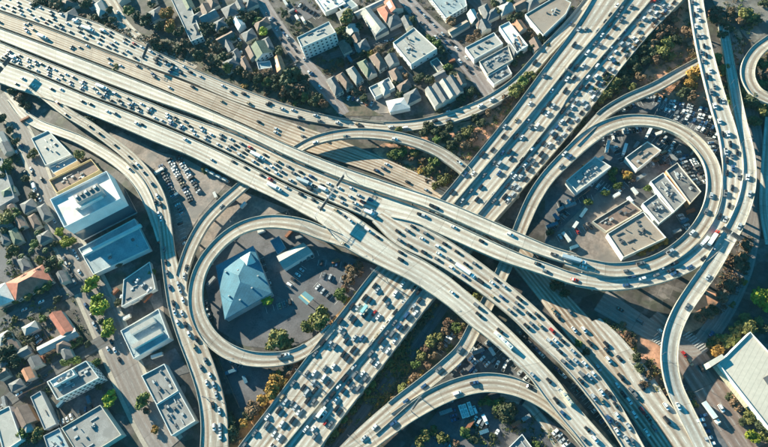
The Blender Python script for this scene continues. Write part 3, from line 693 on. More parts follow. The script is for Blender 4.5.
extra(o, 'roof_screen', lambda mb: mb.prism(ccw(q4([(78, 207), (101, 195), (101.6, 196.2), (78.8, 208.2)], 27.5)), 24.01, 27.5, W_WHITE))
o = building('low wing with a shade tinted roof stepping down from the large white office block', [(79, 249), (135, 219), (150, 249), (94, 275)], 4, R_SHADE_TINT, W_WHITE, cat='building', units=3, par=1.0, hs=1)
extra(o, 'roof_wall', lambda mb: mb.prism(ccw(q4([(82, 253), (140, 223.5), (141, 226), (83, 255.5)], 6.5)), 4.01, 6.5, W_WHITE))
o = building('rooftop parking deck with a few cars south of the low wing', [(124, 280), (150, 262), (156, 289), (122, 307)], 3.5, R_GREY, W_WHITE, cat='parking deck', name='parking_deck', units=3, hs=1)
o = building('dark flat building with a bright yellow parapet behind the white office', [(50, 181), (92, 160), (101, 171), (58, 194)], 9, R_BROWN, W_YEL, units=6, par=2.0, parm=W_YEL)
building('pale flat roofed building with blue shaded well by the entry ramp', [(32, 139), (49, 131), (72, 155), (46, 166)], 9, R_PALE, W_WHITE, units=5, par=1.2)
building('narrow glazed block between the pale building and the yellow parapet', [(50, 168), (74, 156), (78, 161), (54, 174)], 6, R_SHADE_TINT, W_WHITE, units=2)
building('grey flat roof cut off at the left edge among the street trees', [(-14, 163), (2, 158), (15, 198), (-2, 208)], 8, R_GREY, W_GREY, units=2)
building('grey hip roofed corner house behind the palms', [(-8, 288), (5, 283), (14, 300), (-2, 306)], 6, R_WHITE, W_CREAM, style='hip')
building('long red tiled hip roof house by the street junction', [(6, 283), (42, 265), (52, 281), (16, 300)], 6, R_RED, W_CREAM, name='house', cat='house', style='hip', win=(2, 4))
building('red tiled gable house with tall roof below the dark side street', [(49, 316), (61, 311), (74, 330), (62, 336)], 6.5, R_RED, W_CREAM, name='house', cat='house', style='gable', rise=3)
building('pale tiled wing with red edge beside the red gable house', [(37, 347), (74, 328), (79, 336), (41, 355)], 6, R_PALE, W_ORNG, name='house', cat='house', style='gable', rise=1.5, win=(2, 4))
building('modern white trimmed apartment block with stepped terraces', [(48, 382), (87, 361), (100, 378), (58, 400)], 9.5, R_GREY, W_WHITE, name='apartment_building', cat='apartment building', units=9, par=1.4, win=(3, 3.5), hs=1)
building('upper penthouse storey set on the white trimmed apartment block', [(50, 381), (72, 369), (76, 375), (54, 387)], 12.5, R_WHITE, W_WHITE, name='penthouse', cat='penthouse', units=3, par=1.0, z0=9.55)
building('pale narrow flat building left of the stepped apartments', [(31, 397), (41, 391), (57, 424), (45, 430)], 7, R_PALE, W_GREY, units=1)
building('brown pitched house squeezed between two pale flat roofs', [(14, 411), (27, 404), (36, 420), (22, 428)], 5.5, R_BROWN, W_ORNG, name='house', cat='house', style='gable')
building('long white roofed hall at the bottom left corner', [(-6, 414), (10, 406), (22, 440), (4, 452)], 7, R_PALE, W_WHITE, units=0)
building('wide grey commercial roof with four vents at the bottom left', [(62, 428), (101, 405), (122, 435), (82, 460)], 9, R_GREY, W_CREAM, units=6, par=1.0)
building('small pale roof with scattered ducts under the wide grey roof', [(44, 436), (60, 428), (72, 452), (52, 460)], 6, R_SHADE_TINT, W_GREY, units=5)
building('stepped roof warehouse with two pale clerestory strips near the street trees', [(121, 331), (159, 309), (170, 338), (134, 359)], 6, R_SHADE_TINT, W_WHITE, name='warehouse', cat='warehouse', units=1, par=0.9, hs=1)
o = bpy.data.objects['warehouse']
extra(o, 'clerestory', lambda mb: mb.prism(ccw(q4([(129, 330), (153, 317), (155, 321.5), (131, 334.5)], 9)), 6.01, 9, W_WHITE, R_PALE))
extra(o, 'clerestory', lambda mb: mb.prism(ccw(q4([(131, 345), (160, 329), (162, 333), (133, 349)], 9)), 6.01, 9, W_WHITE, R_PALE))
building('long grey roof divided by a low wall beside the left ramp', [(142, 376), (165, 364), (179, 391), (157, 405)], 9, R_GREY, W_WHITE, units=6, par=1.2)
building('grey roof with dotted vents forming the lower half of the divided block', [(157, 405.5), (179.5, 391.5), (196, 421), (172, 436)], 8.2, R_GREY, W_WHITE, units=9, par=1.2)
# inside the left loop
o = building('large blue metal roofed hall inside the round loop ramp', [(216, 266), (253, 246), (271, 293), (225, 319)], 7, R_BLUE, W_GREY, name='hall', cat='hall', style='hip', rise=3.8, hs=1)
extra(o, 'skylight', lambda mb: [mb.face(f, W_WHITE) for f in (lambda a, b, c, d, m: ([a, b, m], [b, c, m], [c, d, m], [d, a, m]))(*[v for v in ccw(q4([(240, 258), (250, 252), (256, 262), (246, 268)], 8))], W(249, 256, 13.5))])
building('pale gabled shed in the parking lot beside the blue hall', [(277, 256), (303, 243), (312, 252), (284, 269)], 6, R_PALE, W_WHITE, name='shed', cat='shed', style='gable', rise=2)
building('small blue annex joined to the pale shed', [(270, 241), (279, 236), (286, 248), (278, 255)], 5, R_BLUE, W_GREY, units=0, par=0.4)
def canopy(label, px, h):
    P = ccw(q4(px, h)); c = sum(P, Vector()) / 4; root = empty('fuel_canopy', (c.x, c.y, -0.5)); tag(root, label, 'canopy')
    mb = MB(); mb.prism(P, h - 0.5, h, W_WHITE, rc('canopy_top', (0.12, 0.26, 0.29), noise=0.1)); child_at(mb.obj('roof'), root)
    a, b, cc, d = P
    mb = MB(); mb.face([a.lerp(b, .3) + Z(.01), a.lerp(b, .45) + Z(.01), d.lerp(cc, .45) + Z(.01), d.lerp(cc, .3) + Z(.01)], W_YEL); child_at(mb.obj('stripe'), root)
    for p in inset(P, 1.0): mb = MB(); mb.tube((p.x, p.y, -0.5), (p.x, p.y, h - 0.5), 0.2, 0.2, M_STEEL); child_at(mb.obj('post'), root)
canopy('striped flat canopy standing on posts in the loop parking lot', [(298, 297), (305, 291), (314, 298), (307, 305)], 5)
canopy('teal flat canopy spanning trucks next to the diagonal freeway', [(361, 296), (368, 288), (374, 292), (367, 300)], 5.2) if False else None
# top of the picture
building('white apartment block with window rows beside the lilac street', [(297, 38), (329, 22), (336, 33), (302, 48)], 15, R_PALE, rc('pale_apartment_wall', (0.6, 0.6, 0.57), noise=0.08), name='apartment_building', cat='apartment building', units=4, win=(4, 4.2), hs=1)
building('white roofed shop row cut by the top edge', [(312, -6), (332, -12), (346, 4), (325, 13)], 7, R_WHITE, W_WHITE, units=6)
building('shade tinted grey flat roof next to the white shop row', [(337, 6), (349, -2), (358, 6), (344, 14)], 6, R_SHADE_TINT, W_WHITE, units=1)
building('long narrow pale shed roof above the parked cars', [(354, 12), (388, -4), (390, 0), (357, 16)], 5, R_PALE, W_CREAM, style='gable', rise=1, name='shed', cat='shed')
building('pale gabled hall with a rusty red roof patch', [(361, 13), (370, 8), (386, 27), (376, 34)], 8, R_PALE, W_WHITE, name='hall', cat='hall', style='gable', win=(2, 4))
building('red roofed house at the top between two halls', [(377, 9), (388, 4), (396, 16), (386, 22)], 6, R_RED, W_CREAM, name='house', cat='house', style='hip')
building('red brown roof house on the corner by the upper street', [(384, 2), (396, -3), (403, 8), (389, 14)], 6, R_RED, W_CREAM, name='house', cat='house', style='gable')
hs = [((346, 70), (354, 66), (363, 79), (356, 84), R_GREY, 'grey hip'), ((357, 63), (366, 59), (375, 72), (367, 77), R_GREEN, 'green hip'), ((369, 57), (378, 52), (387, 65), (379, 70), R_BROWN, 'brown hip'), ((336, 76), (343, 72), (353, 85), (346, 89), R_BROWN, 'dark brown hip'), ((326, 80), (334, 76), (343, 90), (335, 95), R_SHIN, 'steep grey hip')]
for a, b, c_, d_, rm, ds in hs:
    building(ds + ' roofed house in the tight row beside the worn lane', [a, b, c_, d_], 6, rm, W_CREAM, name='house', cat='house', style='hip', rise=3.4, group='row of pitched roof houses', win=(2, 4))
building('long white flat roof behind the row of hip roofed houses', [(369, 88), (389, 78), (395, 88), (375, 98)], 5, R_PALE, W_WHITE, units=1)
building('white eaved house with a green roof under the dark trees', [(249, 49), (266, 40), (272, 52), (256, 61)], 6, R_GREEN, W_WHITE, name='house', cat='house', style='gable', win=(2, 4))
building('small orange tiled cottage beside the lone round tree', [(274, 58), (281, 56), (286, 69), (277, 72)], 5, R_ORNG, W_CREAM, name='house', cat='house', style='gable')
building('long brown shingled house above the freeway trees', [(216, 39), (231, 31), (236, 38), (221, 46)], 5, R_BROWN, W_CREAM, name='house', cat='house', style='gable')
building('square brown cottage next to the long shingled house', [(206, 42), (212, 38), (217, 45), (211, 49)], 5, R_BROWN, W_CREAM, name='house', cat='house', style='hip')
building('blue grey roofed house near the top left avenue', [(221, 9), (236, 2), (241, 12), (227, 19)], 6, R_SHIN, W_WHITE, name='house', cat='house', style='hip')
building('low grey house with a pale end gable', [(199, 16), (214, 9), (219, 16), (203, 24)], 5, R_GREY, W_CREAM, name='house', cat='house', style='gable')
building('small white cross gabled house among tall trees', [(233, 21), (240, 16), (245, 24), (238, 30)], 6, R_WHITE, W_WHITE, name='house', cat='house', style='gable')
building('long slanting pale roof block beside the freeway top trees', [(166, -12), (181, -18), (203, 37), (191, 42)], 8, R_GREY, W_WHITE, name='apartment_building', cat='apartment building', units=3, win=(2, 4))
building('dark garage roof in the shaded top left yard', [(84, -2), (96, -6), (102, 4), (90, 9)], 5, R_DARK, W_GREY, units=1)
building('shaded brown bungalow in the yards at the top left', [(60, 2), (74, -3), (78, 5), (64, 10)], 5, R_BROWN, W_CREAM, name='house', cat='house', style='hip')
building('small dark house above the green roofed one', [(241, 34), (252, 28), (257, 36), (246, 42)], 5, R_SHIN, W_CREAM, name='house', cat='house', style='hip')
building('tiny white garage between the cottages and the lone tree', [(257, 63), (270, 61), (272, 68), (259, 70)], 4, R_SHADE_TINT, W_WHITE, units=0, name='garage', cat='garage')
building('big white box store with pale roof and dark rooftop plant', [(393, 43), (414, 28), (437, 49), (411, 65)], 10, R_PALE, W_WHITE, units=8, win=(1, 6))
building('low dark annex behind the big white box store', [(430, 62), (437, 58), (445, 68), (438, 72)], 4, R_DARK, W_CREAM, units=0)
building('pale long roof warehouse between the two upper streets', [(465, 48), (494, 33), (503, 44), (474, 60)], 8, R_PALE, W_WHITE, name='warehouse', cat='warehouse', units=3)
building('patchy grey roofed workshop below the pale long warehouse', [(479, 62), (508, 46), (513, 60), (487, 75)], 7, R_GREY, W_CREAM, name='workshop', cat='workshop', units=10)
building('small ducted roof workshop at the slip road bend', [(487, 77), (507, 65), (512, 74), (494, 85)], 6, R_GREY, W_WHITE, name='workshop', cat='workshop', units=5)
building('white stepped building with blue shaded recess', [(499, 27), (509, 22), (528, 46), (517, 53)], 9, R_WHITE, W_WHITE, units=5)
building('brown grey warehouse roof with three vents beside the slip road', [(525, 15), (557, -4), (571, 3), (566, 14), (543, 36)], 9, R_TAN, W_WHITE, name='warehouse', cat='warehouse', units=3)
for k in range(4):
    x, y = 425 + k * 7.2, 90 - k * 3.8
    building(['first', 'second', 'third', 'fourth'][k] + ' saw toothed townhouse of the terrace, counted from the white cottage', [(x, y), (x + 6.6, y - 3.6), (x + 17, y + 12.5), (x + 10, y + 16.5)], 8, (R_GREY, R_SHIN, R_PALE, R_SHIN)[k], W_CREAM, name='townhouse', cat='townhouse', style='gable', rise=2.2, group='terrace of townhouses', axis=0)
building('small white cottage left of the saw toothed terrace', [(386, 101), (405, 97), (410, 108), (390, 112)], 5, R_WHITE, W_WHITE, name='house', cat='house', style='hip', rise=1.6)
building('long shade tinted roof apartments at the top edge', [(428, -4), (463, -12), (467, 6), (446, 19)], 8, R_SHADE_TINT, W_WHITE, name='apartment_building', cat='apartment building', units=6, win=(2, 4))
building('tiny white gabled house in the dark upper block', [(467, 14), (474, 9), (479, 17), (472, 23)], 6, R_WHITE, W_CREAM, name='house', cat='house', style='gable')
building('dark roofed house next to the tree at the upper crossing', [(384, 18), (396, 12), (402, 22), (390, 28)], 5, R_SHIN, W_GREY, name='house', cat='house', style='hip')
building('white roof office at the left edge below the small cottages', [(376, 80), (386, 75), (392, 85), (382, 91)], 5, R_PALE, W_WHITE, units=1) if False else None
building('light brown long roof by the broad upper street', [(448, 30), (466, 20), (470, 25), (452, 36)], 4, R_TAN, W_CREAM, name='shed', cat='shed', style='gable', rise=1)
building('small orange brown roof shed beside the white stepped building', [(512, 24), (521, 20), (527, 28), (518, 33)], 5, R_ORNG, W_CREAM, name='shed', cat='shed', style='gable')
# right loop
building('pale long warehouse with dotted vents inside the teardrop loop', [(566, 181), (595, 157), (611, 167), (577, 192)], 10, R_PALE, W_WHITE, name='warehouse', cat='warehouse', units=14)
building('beige office with skylight well and rounded corner in the loop', [(625, 158), (647, 142), (661, 151), (637, 170)], 8, R_TAN, W_WHITE, name='office_building', cat='office building', units=3, par=1.2)
building('low grey flat roof next to the orange walled block', [(642, 204), (656, 194), (673, 213), (659, 224)], 8, R_GREY, W_WHITE, units=8, name='warehouse', cat='warehouse')
building('taller grey roof with orange side wall in the loop', [(650, 182), (663, 173), (686, 201), (674, 212)], 10, R_GREY, W_WHITE, units=8, name='warehouse', cat='warehouse', parm=W_WHITE)
building('charcoal roofed block with an orange wall facing the pale roofs', [(665.5, 171), (677, 163), (701, 192), (690, 204)], 12, R_DARK, W_ORNG, units=7, name='warehouse', cat='warehouse', parm=W_CREAM)
building('large tan roof warehouse bordered by a golden hedge', [(607, 234), (643, 212), (666, 238), (623, 258)], 9, R_TAN, W_WHITE, name='warehouse', cat='warehouse', units=8, unitm=M_UNITD)
building('low brown terrace roof adjoining the large tan warehouse', [(592, 222), (628, 200), (642, 211), (606, 232)], 4, R_BROWN, W_CREAM, units=5, name='building')
# bottom right warehouse
o = building('huge ribbed metal roof warehouse cut off by the lower frame corner', [(718, 364), (750, 332), (835, 424), (795, 462)], 9, R_RIB, W_WHITE, name='warehouse', cat='warehouse', units=0, par=0.8, hs=1)
extra(o, 'roof_hatch', lambda mb: mb.prism(ccw(q4([(763, 378), (770, 374), (775, 381), (768, 385)], 9.3)), 9.01, 9.3, M_UNITD))
extra(o, 'gable_tower', lambda mb: mb.prism(ccw(q4([(708, 362), (722, 354), (725, 358), (711, 367)], 11)), -0.6, 11, W_CREAM))
extra(o, 'canopy', lambda mb: mb.prism(ccw(q4([(713, 367), (717, 366), (752, 404), (745, 408)], 6)), 5.4, 6, rc('ribbed_canopy', (0.5, 0.43, 0.3), noise=0.05, rib=(0.66, 2.0, 0.25))))
building('blue grey roof half out of frame by the bottom edge', [(504, 452), (522, 434), (540, 458), (520, 470)], 7, R_GREY, W_WHITE, name='workshop', cat='workshop', units=2)
building('shed roof strip running along the yard under the bus flyover', [(480, 330), (486, 326), (492, 334), (486, 338)], 4, R_GREY, W_GREY, name='shed', cat='shed', units=0) if False else None

# further small houses, each about eleven by eight metres
FH = [(188, 4, 'g'), (212, 0, 'b'), (250, 2, 's'), (262, 24, 'b'), (268, 44, 's'), (289, 52, 'g'), (352, 30, 'w'), (345, 46, 'b'), (362, 46, 's'), (396, 76, 'b'), (384, 88, 'w'), (415, 12, 'g'), (486, 12, 's'), (506, 8, 'w'), (520, 6, 'b'), (484, 26, 's'), (520, 42, 'b'), (229, 46, 's'), (196, 30, 's'), (245, 64, 'b'), (231, 64, 's'), (444, 44, 'b'), (412, 96, 's'), (70, 16, 's'), (50, -2, 'b'), (100, 8, 'w'), (370, 70, 's'), (455, 88, 's'), (302, 66, 's'), (313, 78, 'b'), (380, 30, 's'), (407, 22, 's'), (275, 26, 's'), (532, 4, 's'), (196, 18, 's'), (206, 10, 'b'), (220, 24, 's'), (240, 6, 's'), (252, 52, 'b'), (236, 56, 's'), (345, 14, 's'), (356, 38, 'b'), (392, 60, 's'), (404, 86, 'b'), (440, 76, 's'), (460, 80, 'b'), (470, 66, 's'), (515, 48, 's'), (536, 44, 'b'), (492, 14, 's'), (478, 20, 'b'), (500, -2, 's'), (538, -4, 'w'), (122, -3, 's'), (150, -4, 'b'), (156, 14, 's')]
FL = [(8, 192, 'g'), (3, 236, 's'), (4, 338, 'w'), (16, 385, 's'), (28, 374, 'o'), (62, 345, 'b'), (2, 374, 'b'), (24, 352, 's'), (20, 222, 'b'), (28, 206, 's'), (2, 138, 'w'), (30, 328, 'w'), (22, 282, 's'), (6, 148, 's'), (12, 210, 'b'), (2, 224, 's'), (15, 236, 'g'), (34, 221, 'b'), (44, 237, 's'), (24, 264, 's'), (62, 277, 's'), (12, 346, 'b'), (35, 362, 's'), (2, 360, 's'), (66, 353, 's'), (26, 424, 'w'), (44, 212, 's')]
CL = {'g': (R_GREEN, 'green'), 'b': (R_BROWN, 'brown'), 's': (R_SHIN, 'grey'), 'w': (R_PALE, 'white'), 'o': (R_ORNG, 'orange')}
for LL_, where in ((FH, 'upper blocks'), (FL, 'leftmost blocks')):
    cn = {}
    for i, (x, y, c) in enumerate(sorted(LL_)):
        if any((r_.C[i_] - W(x, y, 0)).length < 11 for nm_ in ('w1', 'w2') for r_ in [ROADS[nm_]] for i_ in range(len(r_.C))): continue
        rm, wd = CL[c]; st = 'hip' if (i * 7) % 3 else 'gable'; cn[(c, st)] = cn.get((c, st), 0) + 1
        a = 5.0 + (i * 5 % 3) * 0.8; b = 3.4 + (i * 3 % 4) * 0.4
        if i % 2: ux, uy, vx, vy = a, -a * .52, b * .5, b
        else: ux, uy, vx, vy = b, -b * .52, a * .5, a
        building(f'{ORD[cn[(c, st)] - 1]} small {wd} {"hip" if st == "hip" else "gable"} roofed house from the left in the {where}', [(x - ux - vx, y - uy - vy), (x + ux - vx, y + uy - vy), (x + ux + vx, y + uy + vy), (x - ux + vx, y - uy + vy)], 5.5, rm, W_CREAM, name='house', cat='house', style=st, group='small houses in the ' + where)

o = bpy.data.objects['hall']
for k, (x, y) in enumerate([(226, 272), (229, 296), (240, 300), (252, 288), (258, 276), (238, 270)]): extra(o, 'roof_vent', lambda mb: mb.box(W(x, y, 9.5), 1.2, 1.0, 7.0, 10.2, M_UNIT, 0.5))
M_FENCE = mat('weathered_fence', (0.22, 0.17, 0.13), noise=0.3, scale=0.8)
FN = {}
def fence(px, where):
    P = [W(x, y, -0.5) for x, y in px]; c = P[0]; root = empty('fence', c); FN[where] = FN.get(where, 0) + 1
    tag(root, f'{ORD[FN[where] - 1]} weathered board fence from the left {where}', 'fence', 'fences ' + where)
    mb = MB()
    for a, b in zip(P, P[1:]):
        d = (b - a).normalized(); mb.box((a + b) / 2 - c, (b - a).length, 0.1, 0.1, 1.9, M_FENCE, math.atan2(d.y, d.x))
    mb.obj('board_panel', root)
    for a, b in zip(P, P[1:]):
        k = int((b - a).length / 8) + 1
        for i in range(k): q = a.lerp(b, i / k) - c; m2 = MB(); m2.box(q, 0.18, 0.18, 0, 2.05, M_FENCE); m2.obj('post', root)
for f_ in sorted([[(214, 36), (244, 22), (252, 36)], [(240, 66), (262, 56)], [(282, 70), (300, 62)], [(352, 62), (388, 44)], [(340, 92), (366, 80), (374, 92)], [(398, 62), (410, 76)], [(448, 38), (470, 27)], [(492, 22), (506, 14)], [(516, 56), (524, 50)], [(208, 18), (222, 12)]]): fence(f_, 'in the upper blocks')
for f_ in sorted([[(2, 310), (24, 300)], [(44, 330), (54, 346)], [(26, 340), (34, 352), (60, 340)], [(0, 244), (18, 234)], [(18, 396), (46, 383)], [(28, 200), (42, 226)], [(58, 410), (62, 424)]]): fence(f_, 'in the leftmost blocks')
fence([(216, 352), (240, 408)], 'below the round loop'); fence([(552, 240), (566, 208), (590, 190)], 'inside the teardrop loop')
# ------------------------------------------------------------------ trees
def fol(name, col): return mat(name, col, rough=0.7, noise=0.35, scale=0.5, rand=0.28, spec=0.2)
FOL = {'green': fol('leaf_green', (0.10, 0.135, 0.035)), 'bright': fol('leaf_bright', (0.24, 0.28, 0.03)), 'dark': fol('leaf_dark', (0.062, 0.072, 0.034)),
       'olive': fol('leaf_olive', (0.145, 0.14, 0.042)), 'brown': fol('leaf_brown', (0.185, 0.115, 0.065)), 'golden': fol('leaf_golden', (0.33, 0.20, 0.045))}
M_BARK = mat('bark', (0.10, 0.075, 0.055), noise=0.3, scale=1.5)
WORDT = {'green': 'green', 'bright': 'bright green', 'dark': 'dark green', 'olive': 'olive', 'brown': 'brownish', 'golden': 'golden'}
CROWN = {}
def crown_mesh(kind, v, bush=False):
    key = (kind, v, bush)
    if key in CROWN: return CROWN[key]
    r = random.Random(hash((v, bush)) % 1000 + v * 17)
    mb = MB()
    nb = 13 if not bush else 6
    blobs = []
    for i in range(nb):
        a = r.uniform(0, 6.283); q = math.sqrt(r.random()) * 0.66
        blobs.append((math.cos(a) * q, math.sin(a) * q, (0.72 + r.uniform(-0.22, 0.42)) if not bush else 0.3 + r.uniform(-.1, .15), r.uniform(0.26, 0.42)))
    blobs.append((0, 0, 0.85 if not bush else 0.35, 0.45))
    for (bx, by, bz, br) in blobs:
        for k in range(85):
            d = Vector((r.gauss(0, 1), r.gauss(0, 1), r.gauss(0, 1) + 0.25)).normalized()
            rad = br * r.uniform(0.55, 1.08)
            p = Vector((bx, by, bz)) + Vector((d.x, d.y, d.z * 0.8)) * rad
            nrm = (d + Vector((r.gauss(0, .5), r.gauss(0, .5), r.gauss(0, .5)))).normalized()
            u = nrm.orthogonal().normalized(); w = nrm.cross(u); a = r.uniform(0, 3.14); s_ = r.uniform(0.06, 0.125)
            u2 = (u * math.cos(a) + w * math.sin(a)) * s_; w2 = (w * math.cos(a) - u * math.sin(a)) * s_ * r.uniform(0.6, 1)
            mb.face([p - u2 - w2 * .5, p + u2 - w2, p + u2 * .6 + w2, p - u2 * .7 + w2], FOL[kind])
    CROWN[key] = mb.mesh('crown'); return CROWN[key]
TR = {}
def trunk_mesh(v, bush=False):
    if (v, bush) in TR: return TR[(v, bush)]
    r = random.Random(v + 50); mb = MB(); top = 0.62 if not bush else 0.25
    mb.tube((0, 0, -0.02), (0.02, 0.01, top), 0.06, 0.035, M_BARK, 6)
    for k in range(4):
        a = k * 1.6 + r.random(); mb.tube((0.01, 0, top * 0.7), (math.cos(a) * 0.35, math.sin(a) * 0.35, top + 0.25), 0.03, 0.012, M_BARK, 5)
    TR[(v, bush)] = mb.mesh('trunk'); return TR[(v, bush)]
tcount = [0]
def onstreet(p, extra=2.5):
    for nm in ('w1', 'w2', 'w4', 'w3'):
        r_ = ROADS[nm]
        for i in range(len(r_.C)):
            if (r_.C[i].x - p.x) ** 2 + (r_.C[i].y - p.y) ** 2 < ((r_.L[i] - r_.R[i]).length / 2 + extra) ** 2: return True
    return False
def tree(px, py, rad, kind, label, group=None, z=-0.55, bush=False, tall=1.0, nm_='tree'):
    """rad in photo pixels; the pixel is the crown centre"""
    tcount[0] += 1; r = random.Random(tcount[0])
    p = W(px, py, 2 if bush else 5); s_ = rad * (1.32 if not bush else 1.5) * depth(p) / F_PX
    p = W(px, py, z + s_ * 0.6 * tall)
    root = empty('bush' if bush else nm_, (p.x, p.y, z), r.uniform(0, 6.28)); tag(root, label, 'bush' if bush else nm_, group)
    root.scale = (s_ * r.uniform(.92, 1.1), s_ * r.uniform(.92, 1.1), s_ * tall * r.uniform(.7, .85))
    v = r.randrange(4)
    for nm, me in (('crown', crown_mesh(kind, v, bush)), ('trunk', trunk_mesh(v, bush))):
        c = bpy.data.objects.new(nm, me); COL.objects.link(c); c.parent = root
def grove(where, group, L, bush=False, z=-0.55, tall=1.0):
    cnt = {}
    for it in L:
        x, y, rad, kind = it
        if y < 115 and onstreet(W(x, y, 3), 3.0): continue
        sz = 'small' if rad < 4.6 else ('large' if rad >= 7 else 'middling')
        k = (sz, kind); i = cnt.get(k, 0); cnt[k] = i + 1
        nm_ = 'treelet' if rad < 4.6 else 'tree'  # the smaller ones are small trees, built like the larger ones
        tree(x, y, rad, kind, f"{ordw(i)} {sz} {WORDT[kind]} {'bush' if bush else nm_} {where}", group + (' (small)' if nm_ == 'treelet' else ''), z, bush, tall, nm_)
G, B_, D_k, O_, N_, Y_ = 'green', 'bright', 'dark', 'olive', 'brown', 'golden'
grove('lining the main street, counted from the top', 'street trees along the main street', [(60, 231, 4.5, B_), (67, 241, 6.5, B_), (90, 283, 8, B_), (95, 299, 7, B_), (101, 310, 8, B_), (110, 328, 8, B_), (107, 399, 8, B_), (141, 400, 7.5, G), (146, 412, 4, N_), (154, 430, 4, Y_), (32, 154, 5, O_), (78, 156, 6, O_), (84, 289, 3.5, G), (103, 322, 4, D_k), (118, 302, 4, D_k), (151, 272, 4, G), (118, 264, 4, N_)])
grove('beside the upper left flyovers', 'trees poking up beside the flyovers', [(90, 119, 6, D_k), (40, 52, 4, N_), (117, 69, 4.5, O_), (19, 97, 5, N_), (12, 90, 4.5, D_k), (28, 106, 4, D_k), (205, 170, 3.5, O_), (22, 104, 3.5, D_k)])
grove('around the red roofed houses, counted from the top', 'garden trees around the red roofed houses', [(8, 166, 7, G), (4, 176, 6, D_k), (5, 217, 9, O_), (15, 214, 6, G), (12, 252, 7, O_), (35, 243, 5, G), (41, 260, 5, O_), (50, 265, 6, D_k), (27, 296, 5, O_), (39, 291, 5, O_), (48, 285, 5, G), (17, 301, 4, O_), (42, 319, 4, G), (5, 352, 9, D_k), (13, 361, 8, D_k), (8, 338, 6, D_k), (67, 362, 6, G), (76, 359, 5, G), (95, 363, 4.5, G), (59, 350, 4, G), (72, 345, 4, G), (22, 432, 6, G), (37, 435, 6.5, O_), (2, 372, 6, D_k), (20, 375, 5, D_k), (2, 232, 6, D_k), (22, 228, 4, D_k), (30, 340, 4.5, D_k), (80, 342, 4, O_), (55, 243, 4, D_k), (88, 344, 3.5, D_k), (10, 130, 4, D_k), (16, 142, 4, D_k), (2, 118, 5, D_k), (25, 178, 4, D_k), (32, 196, 4, D_k), (57, 300, 4, D_k), (14, 320, 3.5, O_), (98, 388, 3.5, D_k)])
grove('in the dark belt above the top carriageway', 'trees in the belt above the top carriageway', [(37, 3, 6, D_k), (57, 4, 7, N_), (49, 6, 4, D_k), (70, 10, 4, D_k), (83, 17, 4, N_), (96, 16, 3.5, D_k), (104, 14, 3.5, N_), (130, 11, 6, G), (144, 20, 7, D_k), (137, 16, 5, D_k), (152, 40, 7, N_), (165, 12, 7, Y_), (172, 26, 7, Y_), (180, 33, 6, D_k), (186, 42, 6, N_), (160, 26, 5, D_k), (117, 33, 4, N_), (106, 27, 4, N_), (112, 20, 4, D_k), (125, 47, 3.5, N_), (178, 48, 5, D_k), (194, 50, 4, N_), (217, 48, 6, N_), (209, 44, 5.5, D_k), (224, 55, 6, D_k), (232, 56, 5, N_), (244, 60, 4.5, Y_), (242, 72, 5, D_k), (250, 75, 5, N_), (257, 76, 5, N_), (267, 74, 6, N_), (275, 80, 6, D_k), (288, 76, 10.5, D_k), (299, 86, 8.5, N_), (281, 88, 5, D_k), (310, 95, 5, N_), (318, 98, 5, D_k), (200, 54, 4.5, D_k), (330, 107, 4.5, D_k), (348, 103, 6, N_), (303, 78, 5, D_k)])
grove('between the houses in the upper blocks', 'garden trees between the upper houses', [(264, 32, 5, B_), (312, 62, 5, G), (321, 80, 6, O_), (348, 19, 8, O_), (331, 55, 4.5, O_), (338, 50, 4, O_), (274, 9, 5, G), (229, 22, 5, D_k), (252, 15, 6, D_k), (243, 20, 5, D_k), (378, 49, 5, N_), (371, 54, 4, Y_), (213, 28, 5, D_k), (226, 40, 4, N_), (203, 33, 5, D_k), (258, 8, 6, D_k), (246, 5, 5, N_), (234, 38, 4.5, D_k), (270, 20, 4, D_k), (287, 42, 4.5, D_k), (292, 55, 4, D_k), (280, 50, 5, D_k), (262, 56, 4, D_k), (240, 46, 4, D_k), (285, 14, 4, D_k), (297, 24, 3.5, D_k), (340, 62, 4, D_k), (352, 50, 5, D_k), (346, 38, 5, D_k), (360, 42, 4, D_k), (342, 8, 4, D_k), (372, 36, 5, D_k), (392, 54, 4, D_k), (421, 0, 7, D_k), (429, 39, 5.5, G), (435, 44, 5.5, G), (391, 35, 5, O_), (400, 26, 5, D_k), (380, 42, 5, D_k), (448, 66, 4.5, G), (460, 52, 5.5, N_), (466, 60, 4, N_), (479, 78, 6.5, N_), (484, 88, 6, O_), (476, 72, 4.5, N_), (456, 75, 6, D_k), (429, 80, 5, D_k), (399, 94, 4.5, D_k), (470, 38, 5, N_), (477, 34, 4.5, N_), (462, 42, 4, D_k), (511, 20, 5, D_k), (540, 39, 5, D_k), (534, 47, 5, D_k), (546, 46, 4, D_k), (531, 34, 4, N_), (519, 15, 4.5, D_k), (438, 28, 4.5, D_k), (452, 22, 5, N_), (408, 12, 4, D_k), (492, 6, 5, D_k), (500, 12, 5, D_k), (508, 2, 5, G), (444, 84, 4, D_k), (413, 88, 4, D_k), (363, 98, 4, D_k), (515, 62, 4, D_k), (526, 66, 3.5, D_k), (405, 76, 3.5, N_), (478, 4, 5, D_k), (420, 76, 4, D_k), (470, 90, 5, D_k), (462, 98, 5, D_k), (355, 92, 4, N_)])
grove('on the bank of the pale slip road', 'trees on the slip road bank', [(531, 75, 6, O_), (524, 82, 6, G), (518, 87, 6, O_), (513, 93, 6, O_), (536, 70, 4, G), (506, 99, 5, N_), (546, 57, 3.5, O_)])
